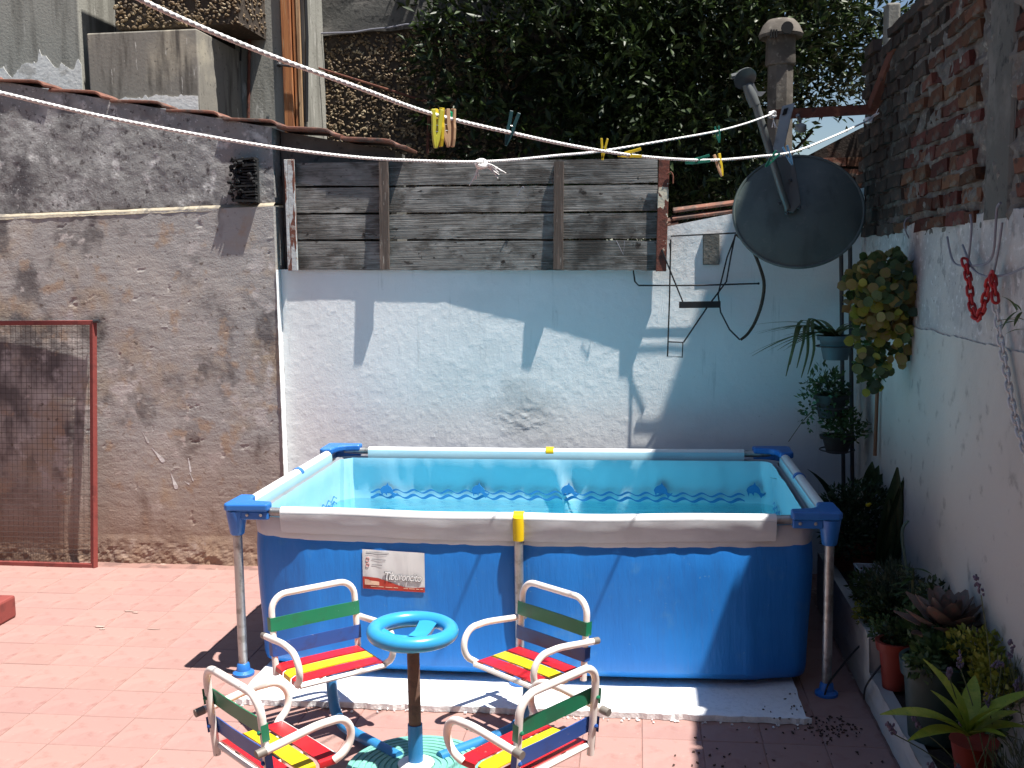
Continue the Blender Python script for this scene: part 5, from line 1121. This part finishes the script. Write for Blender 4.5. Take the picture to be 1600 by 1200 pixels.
# hanging basket of round leaves on a wire hook
hp = thing('hanging_plant', P(1385, 480, y=4.85), 'trailing plant of round yellow-green leaves hanging high on the white right wall', 'plant')
HPc = P(1384, 470, y=4.85)
RL = [leaf_mesh('leaf', round_o, mt, .18, .10) for mt in (LHANG, LYEL, LMID, LHANG, LDARK)]
def hang_leaf(px, py, y, col=None):
    b = P(px, py, y=y); d = Vector((random.uniform(-1, 1), random.uniform(-.5, .1), random.uniform(-1, .6)))
    leaf_at(hp, RL[random.choice(col) if col else random.randrange(5)], b, d, random.uniform(.034, .052), up=(random.gauss(0, .4), -1, random.uniform(-.1, .9)), roll=random.uniform(-.4, .4))
for i in range(222):
    a_ = random.uniform(0, 2 * math.pi); q = math.sqrt(random.random()); px = 1382 + 57 * q * math.cos(a_); py = 455 + 66 * q * math.sin(a_)
    hang_leaf(px, py, 4.85 - .13 * math.sqrt(max(0, 1 - q * q)) + random.uniform(-.02, .05), (0, 0, 2, 3, 3, 4, 1) if py > 430 else (2, 4, 0, 2, 4))
for (sx, sy, ex, ey, n) in [(1345, 500, 1340, 575, 17), (1365, 510, 1372, 610, 20), (1400, 510, 1405, 565, 12), (1425, 500, 1432, 548, 10), (1350, 560, 1352, 612, 10), (1390, 540, 1398, 580, 8)]:
    for k in range(n):
        t = k / n; hang_leaf(sx + (ex - sx) * t + random.gauss(0, 9), sy + (ey - sy) * t + random.gauss(0, 4), 4.80 + random.uniform(-.05, .05), (2, 4, 2, 1) if ey > 600 and t > .6 else None)
fluff(hp, P(1382, 462, y=4.86), (.155, .09, .19), 700, .040, LHANG, 91, asp=.95, up=-.1); fluff(hp, P(1362, 560, y=4.84), (.07, .05, .14), 150, .036, LMID, 92, asp=.9, up=-.3)
m = MB(); m.lathe([(.0001, -.10), (.07, -.095), (.095, .02), (.10, .03), (.09, .03), (.0001, .02)], HPc + Vector((0, .03, -.0)), 18); obj('pot', m, DARKPOT, hp, smooth=True)
m = MB(); m.tube(smoothpath(pxpath([(1434, 352), (1428, 341), (1419, 340), (1413, 350), (1417, 366), (1430, 388), (1432, 410), (1420, 440)], lambda a, b: 4.93), 4), .0035, 6); obj('hanger', m, GREYWIRE, hp, smooth=True)
m = MB(); m.tube(pxpath([(1374, 500), (1371, 600), (1367, 712)], 5.35), .009, 8); tag(obj('garden_cane', m, STICKW, smooth=True), 'thin brown cane rising from the pots below the trailing plant', 'cane')

# plant stand in the corner with three pots on it
st = thing('plant_stand', (1.06, 5.82, 0), 'tall dark metal plant stand with ring holders in the corner', 'plant stand')
for px in (1314, 1328):
    m = MB(); a, b_ = P(px, 372, y=5.82), P(px + 4, 760, y=5.82); m.tube([Vector((b_.x, 5.82, .02)), b_, a], .011, 8); obj('upright', m, DARKIRON, st, smooth=True)
def ring(c, r): mm = MB(); mm.tube([c + Vector((r * math.cos(q), r * math.sin(q), 0)) for q in [i * 2 * math.pi / 24 for i in range(24)]], .004, 6, closed=True); mm.tube([c + Vector((r * .7, r * .7, 0)), Vector((1.07, 5.82, c.z))], .005, 6); return mm
p1 = P(1306, 530, y=5.62); p2 = P(1298, 625, y=5.62); p3 = P(1308, 692, y=5.62)
for p, r in ((p1, .098), (p2, .095), (p3, .088)): obj('ring_holder', ring(p + Vector((0, 0, -.035)), r), DARKIRON, st, smooth=True)
q1 = pot('plant_pot', p1 + Vector((0, 0, -.105)), .062, .086, .125, BLUEPOT, 'grey-blue pot with arching spider plant, topmost on the stand', 'potted plant', group='pots on the plant stand')
SL = leaf_mesh('leaf', strap, LSPID, .95, .3, 9)
for i in range(26):
    a_ = random.uniform(0, 2 * math.pi) if i > 14 else random.uniform(2.4, 4.4); leaf_at(q1, SL, p1 + Vector((random.gauss(0, .02), random.gauss(0, .02), .0)), (math.cos(a_) * .75, math.sin(a_) * .6, random.uniform(.45, 1.0)), random.uniform(.20, .36), wide=random.uniform(.8, 1.2))
for (ex, ey) in ((1234, 570), (1228, 588), (1245, 575), (1252, 590), (1262, 585)):
    e = P(ex, ey, y=5.5); mid = P((ex + 1300) / 2 - 10, 500 + random.uniform(-4, 10), y=5.56); pts = smoothpath([p1, mid, P(ex + 10, ey - 40, y=5.52), e], 5)
    m = MB(); vs = []; n = len(pts)
    for i, p in enumerate(pts): w = .009 * (1 - (i / n) ** 2.2) + .0008; vs += [p + Vector((-w, 0, 0)), p + Vector((0, -.003, 0)), p + Vector((w, 0, 0))]
    m.add(vs, [f for i in range(n - 1) for f in [(3 * i, 3 * i + 1, 3 * i + 4, 3 * i + 3), (3 * i + 1, 3 * i + 2, 3 * i + 5, 3 * i + 4)]]); obj('leaf', m, LSPID, q1, smooth=True)
q2 = pot('plant_pot', p2 + Vector((0, 0, -.09)), .060, .084, .12, DARKPOT, 'dark brown pot with wispy trailing plant in the middle of stand', 'potted plant', group='pots on the plant stand')
fluff(q2, p2 + Vector((-.03, -.03, .10)), (.10, .08, .10), 150, .035, LMID, 21, asp=.5); fluff(q2, p2 + Vector((-.12, -.04, -.02)), (.05, .05, .14), 90, .03, LMID, 22, asp=.55)
stems(q2, p2, [p2 + Vector((-.12, -.03, .06)), p2 + Vector((-.14, -.04, -.1)), p2 + Vector((-.16, 0, .02)), P(1232, 690, y=5.9)], .002, STEM)
q3 = pot('plant_pot', p3 + Vector((0, 0, -.05)), .055, .080, .09, DARKPOT, 'shallow dark pot with leafy fern, lowest on the stand', 'potted plant', group='pots on the plant stand')
fluff(q3, p3 + Vector((.02, -.03, .09)), (.11, .08, .10), 420, .03, LMID, 23, asp=.5); fluff(q3, p3 + Vector((.20, -.1, .10)), (.10, .05, .05), 60, .032, LMID, 24, asp=.5)
stems(q3, p3 + Vector((0, 0, .03)), [p3 + Vector((.26, -.12, .12)), p3 + Vector((.15, -.1, .07))], .002, STEM)

# pots crowded on and behind the planter
big = pot('terracotta_pot', (1.03, 5.22, .14), .085, .118, .26, TERRA, 'large terracotta pot with dark feathery bush behind the pool leg', 'potted plant')
fluff(big, (1.05, 5.17, .54), (.20, .13, .15), 2600, .030, LDARK, 31, asp=.35); m = MB(); pf = P(1356, 789, y=5.03); m.blob(pf, (.012, .006, .010)); m.blob(pf + Vector((.009, 0, .005)), (.008, .006, .007)); obj('flower', m, YELFL, big)
AL = leaf_mesh('leaf', strap, LDARK, .55, .5, 8)
agl = thing('strap_leaf_plant', (1.02, 5.55, .2), 'dark arching strap-leaved plant behind the back right pool corner', 'plant')
for (ex, ey, L) in ((1258, 728, .36), (1275, 742, .3), (1352, 715, .36), (1340, 760, .3), (1295, 722, .34), (1325, 735, .3)):
    e = P(ex, ey, y=5.45); b = Vector((1.02, 5.55, .38)); leaf_at(agl, AL, b, (e - b) + Vector((0, 0, .09)), (e - b).length * 1.15, wide=1.3)
WL = leaf_mesh('leaf', lance, LDARK, .12, .5, 8); OL = leaf_mesh('leaf', oval, LDARK, .3, .3, 7)
brd = thing('broad_leaf_plant', (1.10, 4.92, .25), 'upright dark broad-leaved plant against the white right wall', 'plant')
for (ex, ey, w) in ((1434, 722, .9), (1406, 738, 1.1), (1420, 745, 1.0), (1459, 764, .95), (1455, 815, 1.0), (1400, 800, .9), (1440, 850, 1), (1390, 780, 1.1), (1412, 770, 1)):
    e = P(ex, ey, y=4.82); b = Vector((1.09, 4.92, .30)); leaf_at(brd, WL, b, e - b, (e - b).length, up=(0, -1, .2), wide=w * .60)
rub = thing('dark_leaf_shrub', (1.10, 5.35, .3), 'blackish broad-leaved shrub at the foot of the brown cane', 'plant')
for (ex, ey) in ((1385, 712), (1398, 728), (1372, 705), (1360, 730), (1392, 752), (1375, 742)):
    e = P(ex, ey, y=5.2); b = Vector((1.10, 5.33, .55)) + Vector((0, 0, random.uniform(0, .1))); leaf_at(rub, OL, b, e - b, max(.10, (e - b).length * .62), up=(0, -1, .3), wide=.7)
bk_t = thing('plastic_basket', (1.03, 4.86, .25), 'small white plastic basket with square holes on the planter', 'basket')
m = MB(); bx_, by_, bz_ = 1.025, 4.86, .252
for (w_, y_) in ((.10, -.05), (.10, .05)):
    for k in range(5): m.bx(bx_ - w_ / 2, bx_ + w_ / 2, by_ + y_ - .0015, by_ + y_ + .0015, bz_ + k * .022, bz_ + k * .022 + .010)
    for k in range(6): m.bx(bx_ - .05 + k * .018, bx_ - .042 + k * .018, by_ + y_ - .0025, by_ + y_ + .0025, bz_, bz_ + .10)
for xx in (-.05, .05):
    for k in range(5): m.bx(bx_ + xx - .0015, bx_ + xx + .0015, by_ - .05, by_ + .05, bz_ + k * .022, bz_ + k * .022 + .010)
    for k in range(6): m.bx(bx_ + xx - .0025, bx_ + xx + .0025, by_ - .05 + k * .018, by_ - .042 + k * .018, bz_, bz_ + .10)
m.bx(bx_ - .056, bx_ + .056, by_ - .056, by_ - .048, bz_ + .098, bz_ + .106); m.bx(bx_ - .056, bx_ + .056, by_ + .048, by_ + .056, bz_ + .098, bz_ + .106); m.bx(bx_ - .056, bx_ - .048, by_ - .048, by_ + .048, bz_ + .098, bz_ + .106); m.bx(bx_ + .048, bx_ + .056, by_ - .048, by_ + .048, bz_ + .098, bz_ + .106)
obj('lattice', m, BASKET, bk_t)
hb = thing('feathery_herb', (1.05, 4.5, .25), 'feathery grey-green herb growing beside the white basket', 'plant')
fluff(hb, (1.06, 4.5, .36), (.12, .22, .11), 2200, .028, LLAV, 41, asp=.22, up=.9); fluff(hb, (1.0, 4.35, .33), (.09, .14, .07), 900, .026, LDARK, 42, asp=.5)
yp = thing('trailing_sedum', (.93, 4.38, .25), 'low sedum with yellowish leaf tips spilling over the planter edge', 'plant')
fluff(yp, (.925, 4.40, .285), (.05, .09, .045), 260, .020, LYEL, 43, asp=.6); fluff(yp, (.945, 4.36, .27), (.05, .10, .06), 420, .022, LMID, 44, asp=.55)
lily = thing('lance_leaf_plant', (1.07, 4.25, .25), 'young plant with fanned pale green lance leaves beside the rosette', 'plant')
PL = leaf_mesh('leaf', lance, LMID, .35, .25, 6)
for i in range(26): a_ = random.uniform(0, 6.28); leaf_at(lily, PL, Vector((1.07, 4.25, .30 + .009 * i)), (math.cos(a_), math.sin(a_), random.uniform(.1, .7)), random.uniform(.06, .11), wide=.8)
m = MB(); m.tube([(1.07, 4.25, .2), (1.07, 4.25, .53)], .005, 6); obj('stem', m, STEM, lily)
rp = pot('plant_pot', (.955, 4.02, .128), .043, .062, .185, REDPOT, 'small red plastic pot on the front edge of planter', 'pot')
fluff(rp, (.98, 4.04, .335), (.07, .07, .05), 420, .024, LDARK, 45, asp=.55)
# grey-pink rosette
ec = thing('succulent_rosette', (1.05, 3.70, .13), 'large grey-pink succulent rosette in a red pot against the right wall', 'succulent')
m = MB(); m.lathe([(.0001, 0), (.06, 0), (.085, .16), (.09, .165), (.08, .165), (.0001, .15)], (1.06, 3.76, .20), 20); obj('pot', m, REDPOT, ec, smooth=True)
EL = leaf_mesh('leaf', thick, LECH, -.28, .45, 7); EC = Vector((1.07, 3.76, .43))
for i in range(34):
    a_ = i * 2.39996; k = i / 34; el = 1.25 - 1.35 * k; leaf_at(ec, EL, EC + Vector((0, 0, .03 * (1 - k))), (math.cos(a_) * math.cos(el), math.sin(a_) * math.cos(el), math.sin(el)), .085 + .10 * min(1, k * 1.6), wide=1.1)
bush = thing('green_filler_plant', (1.08, 3.95, .14), 'mid green bushy plant between the small red pot and the rosette', 'plant'); fluff(bush, (1.07, 4.0, .36), (.10, .16, .10), 900, .034, LMID, 71, asp=.5); fluff(bush, (1.12, 4.12, .42), (.06, .12, .10), 400, .03, LDARK, 72, asp=.5)
sed = thing('yellow_sedum', (1.13, 3.42, .13), 'yellow-green sedum cushion beside the green pot near the wall', 'plant'); fluff(sed, (1.12, 3.42, .42), (.06, .14, .06), 700, .024, LYEL, 73, asp=.65); fluff(sed, (1.10, 3.45, .30), (.07, .14, .12), 500, .03, LMID, 74, asp=.5)
gp_ = pot('plant_pot', (.995, 3.60, .128), .088, .112, .275, GREENPOT, 'large dark green plastic pot overhanging the front planter edge', 'pot')
fluff(gp_, (1.01, 3.60, .42), (.10, .10, .055), 620, .034, LMID, 51, asp=.6); fluff(gp_, (1.10, 3.55, .47), (.10, .10, .05), 420, .024, LYEL, 52, asp=.6); fluff(gp_, (1.03, 3.72, .44), (.08, .08, .04), 260, .03, LDARK, 53, asp=.6)
fluff(gp_, (.93, 3.53, .41), (.055, .06, .04), 160, .032, LMID, 54, asp=.6, up=-.2)
fluff(rp, (.945, 4.12, .31), (.06, .08, .06), 260, .026, LMID, 46, asp=.5, up=-.1); fluff(hb, (.97, 4.58, .33), (.07, .20, .07), 700, .026, LMID, 47, asp=.4)
fluff(q3, p3 + Vector((-.02, -.02, .16)), (.09, .07, .10), 260, .03, LMID, 25, asp=.5); fluff(q2, p2 + Vector((.0, -.02, .05)), (.09, .08, .07), 220, .034, LDARK, 26, asp=.5)
fluff(big, (.97, 5.05, .46), (.12, .12, .12), 900, .03, LDARK, 32, asp=.4)
# striped broad leaves
ho = thing('striped_leaf_plant', (1.0, 3.28, .13), 'plant with long yellow-striped green leaves in front of the green pot', 'plant')
HL = leaf_mesh('leaf', lambda t: .105 * math.sin(math.pi * min(1, t * .93 + .06)) ** .8, LHOSTA, .45, .45, 10); hb0 = P(1512, 1150, y=3.12)
for (ex, ey, dy) in ((1412, 1110, -.06), (1492, 1050, .02), (1585, 1080, .0), (1560, 1160, -.1), (1455, 1128, -.02), (1575, 1125, .05), (1520, 1070, .1), (1475, 1090, .04), (1545, 1100, -.05), (1440, 1160, -.08), (1590, 1150, .04)):
    e = P(ex, ey, y=3.12 + dy); d = e - hb0; leaf_at(ho, HL, hb0, d + Vector((0, 0, .09)), d.length * 1.18, wide=1.45)
m = MB(); m.lathe([(.0001, 0), (.05, 0), (.07, .12), (.075, .125), (.065, .125), (.0001, .11)], (1.03, 3.30, .13), 20); obj('pot', m, REDPOT, ho, smooth=True)
# lavender with flower spikes
lv_ = thing('lavender', (1.05, 3.15, .13), 'lavender bush with purple flower spikes in the bottom right corner', 'lavender')
fluff(lv_, (1.14, 3.08, .24), (.13, .12, .12), 800, .05, LLAV, 61, asp=.10, up=1.2); fluff(lv_, (1.16, 3.34, .40), (.07, .12, .09), 400, .05, LLAV, 62, asp=.12, up=1.2)
LB = P(1545, 1260, y=3.15)
for (px, py, tx, ty, dy) in ((1388, 1130, 1395, 1146, -.05), (1428, 1120, 1436, 1138, .0), (1485, 1044, 1484, 1060, -.05), (1499, 1020, 1501, 1045, .0), (1543, 1085, 1545, 1108, -.05), (1580, 1000, 1578, 1025, .05), (1552, 1040, 1566, 1036, .0), (1525, 900, 1533, 930, .1), (1497, 1195, 1500, 1215, -.1), (1455, 1190, 1458, 1205, -.06), (1499, 1112, 1501, 1130, .0), (1590, 1060, 1588, 1080, 0.02)):
    a, b_ = P(px, py, y=3.2 + dy), P(tx, ty, y=3.2 + dy); base = LB + Vector((random.gauss(0, .05), random.gauss(0, .03), 0))
    m = MB(); m.tube(smoothpath([base, base.lerp(b_, .6) + Vector((random.gauss(0, .012), 0, .012)), b_], 5), .0018, 5); s_ = obj('stem', m, STEM, lv_)
    m = MB(); d = (a - b_)
    for i in range(22): t = random.random(); m.blob(b_ + d * t + Vector((random.gauss(0, .0045), random.gauss(0, .0045), random.gauss(0, .003))), (.004, .004, .006), None, .3)
    obj('flower_spike', m, LAVFL, s_)
pn = thing('small_wall_plant', P(1592, 500, y=3.7), 'sprig of narrow leaves at the right edge on the white wall', 'plant')
for i in range(9): leaf_at(pn, PL, P(1600, 500, x=1.14) + Vector((-.01, random.uniform(-.04, .04), random.uniform(-.03, .03))), (random.uniform(-1, 0), random.uniform(-.3, 1), random.uniform(-.4, .7)), random.uniform(.04, .07), wide=.7)
# hose and cables
m = MB(); m.tube(smoothpath(pxpath([(1419, 813), (1411, 825), (1410, 845), (1416, 885), (1424, 925), (1432, 962)], 4.35), 5), .0065, 8); tag(obj('hose_end', m, HOSEG, smooth=True), 'teal hose end sticking up out of the planter herbs', 'hose')
m = MB(); m.tube(smoothpath([P(1362, 997, y=4.32), P(1340, 1012, y=4.34), P(1312, 1045, y=4.28), P(1295, 1068, y=4.2), P(1288, 1088, z=.008)], 5), .004, 6); tag(obj('black_cable', m, WIREBLK, smooth=True), 'thin black cable from the planter down to the pool foot', 'cable')
m = MB(); m.tube(smoothpath([P(1378, 1038, y=4.02), P(1362, 1058, y=4.0), P(1352, 1075, y=4.05), P(1350, 1092, z=.008)], 5), .004, 6); tag(obj('black_cable', m, WIREBLK, smooth=True), 'short black cable looping below the small red pot', 'cable')

# ================================================================== HOOKS AND CHAIN ON THE RIGHT WALL
def wallp(px, py, off=.02): return P(px, py, x=XR - off)
wh = thing('wire_hooks', wallp(1530, 420), 'cluster of bent grey wire hooks hung on the white right wall', 'hooks')
for pts in ([(1480, 370), (1486, 400), (1494, 413), (1512, 416)], [(1512, 416), (1518, 360), (1516, 335)], [(1512, 416), (1540, 412), (1552, 395), (1556, 350), (1558, 325), (1563, 317)], [(1504, 383), (1515, 410), (1525, 425), (1540, 432)], [(1566, 348), (1560, 390), (1552, 430)], [(1540, 432), (1570, 430), (1600, 418), (1625, 405)]):
    m = MB(); m.tube(smoothpath([wallp(a, b, .03) for a, b in pts], 4), .0042, 6); obj('hook', m, GREYWIRE, wh, smooth=True)
def chain(name, pts, mat, label, size, rad):
    path = smoothpath(pts, 24); t = thing(name, path[0], label, 'chain'); d = 0; nxt = 0; k = 0
    for i in range(1, len(path)):
        d += (path[i] - path[i - 1]).length
        if d >= nxt:
            c = path[i]; tg = (path[min(i + 2, len(path) - 1)] - path[max(i - 2, 0)]).normalized(); side = (Vector((0, 1, 0)) if k % 2 else Vector((1, .3, 0))); side = (side - tg * side.dot(tg)).normalized()
            hl, hw_ = size * .5, size * .27; lp = [c + tg * (hl - hw_) + tg * hw_ * math.sin(q) * 1.0 + side * hw_ * math.cos(q) for q in [i2 * math.pi / 6 for i2 in range(7)]] + [c - tg * (hl - hw_) - tg * hw_ * math.sin(q) - side * hw_ * math.cos(q) for q in [i2 * math.pi / 6 for i2 in range(7)]]
            m = MB(); m.tube(lp, rad, 7, closed=True); obj('link', m, mat, t, smooth=True); nxt += size * .72; k += 1
    return t
chain('red_chain', [wallp(a, b, .045) for a, b in ((1508, 410), (1514, 440), (1518, 475), (1526, 497), (1536, 480), (1543, 450), (1550, 430), (1553, 450), (1556, 474))], CHAINR, 'red plastic chain looped over the wire hooks', .042, .0052)
chain('white_chain', [wallp(a, b, .03) for a, b in ((1556, 480), (1563, 530), (1572, 580), (1583, 640), (1597, 690), (1612, 740))], CHAINW, 'white plastic chain hanging down the right wall below red chain', .040, .004)
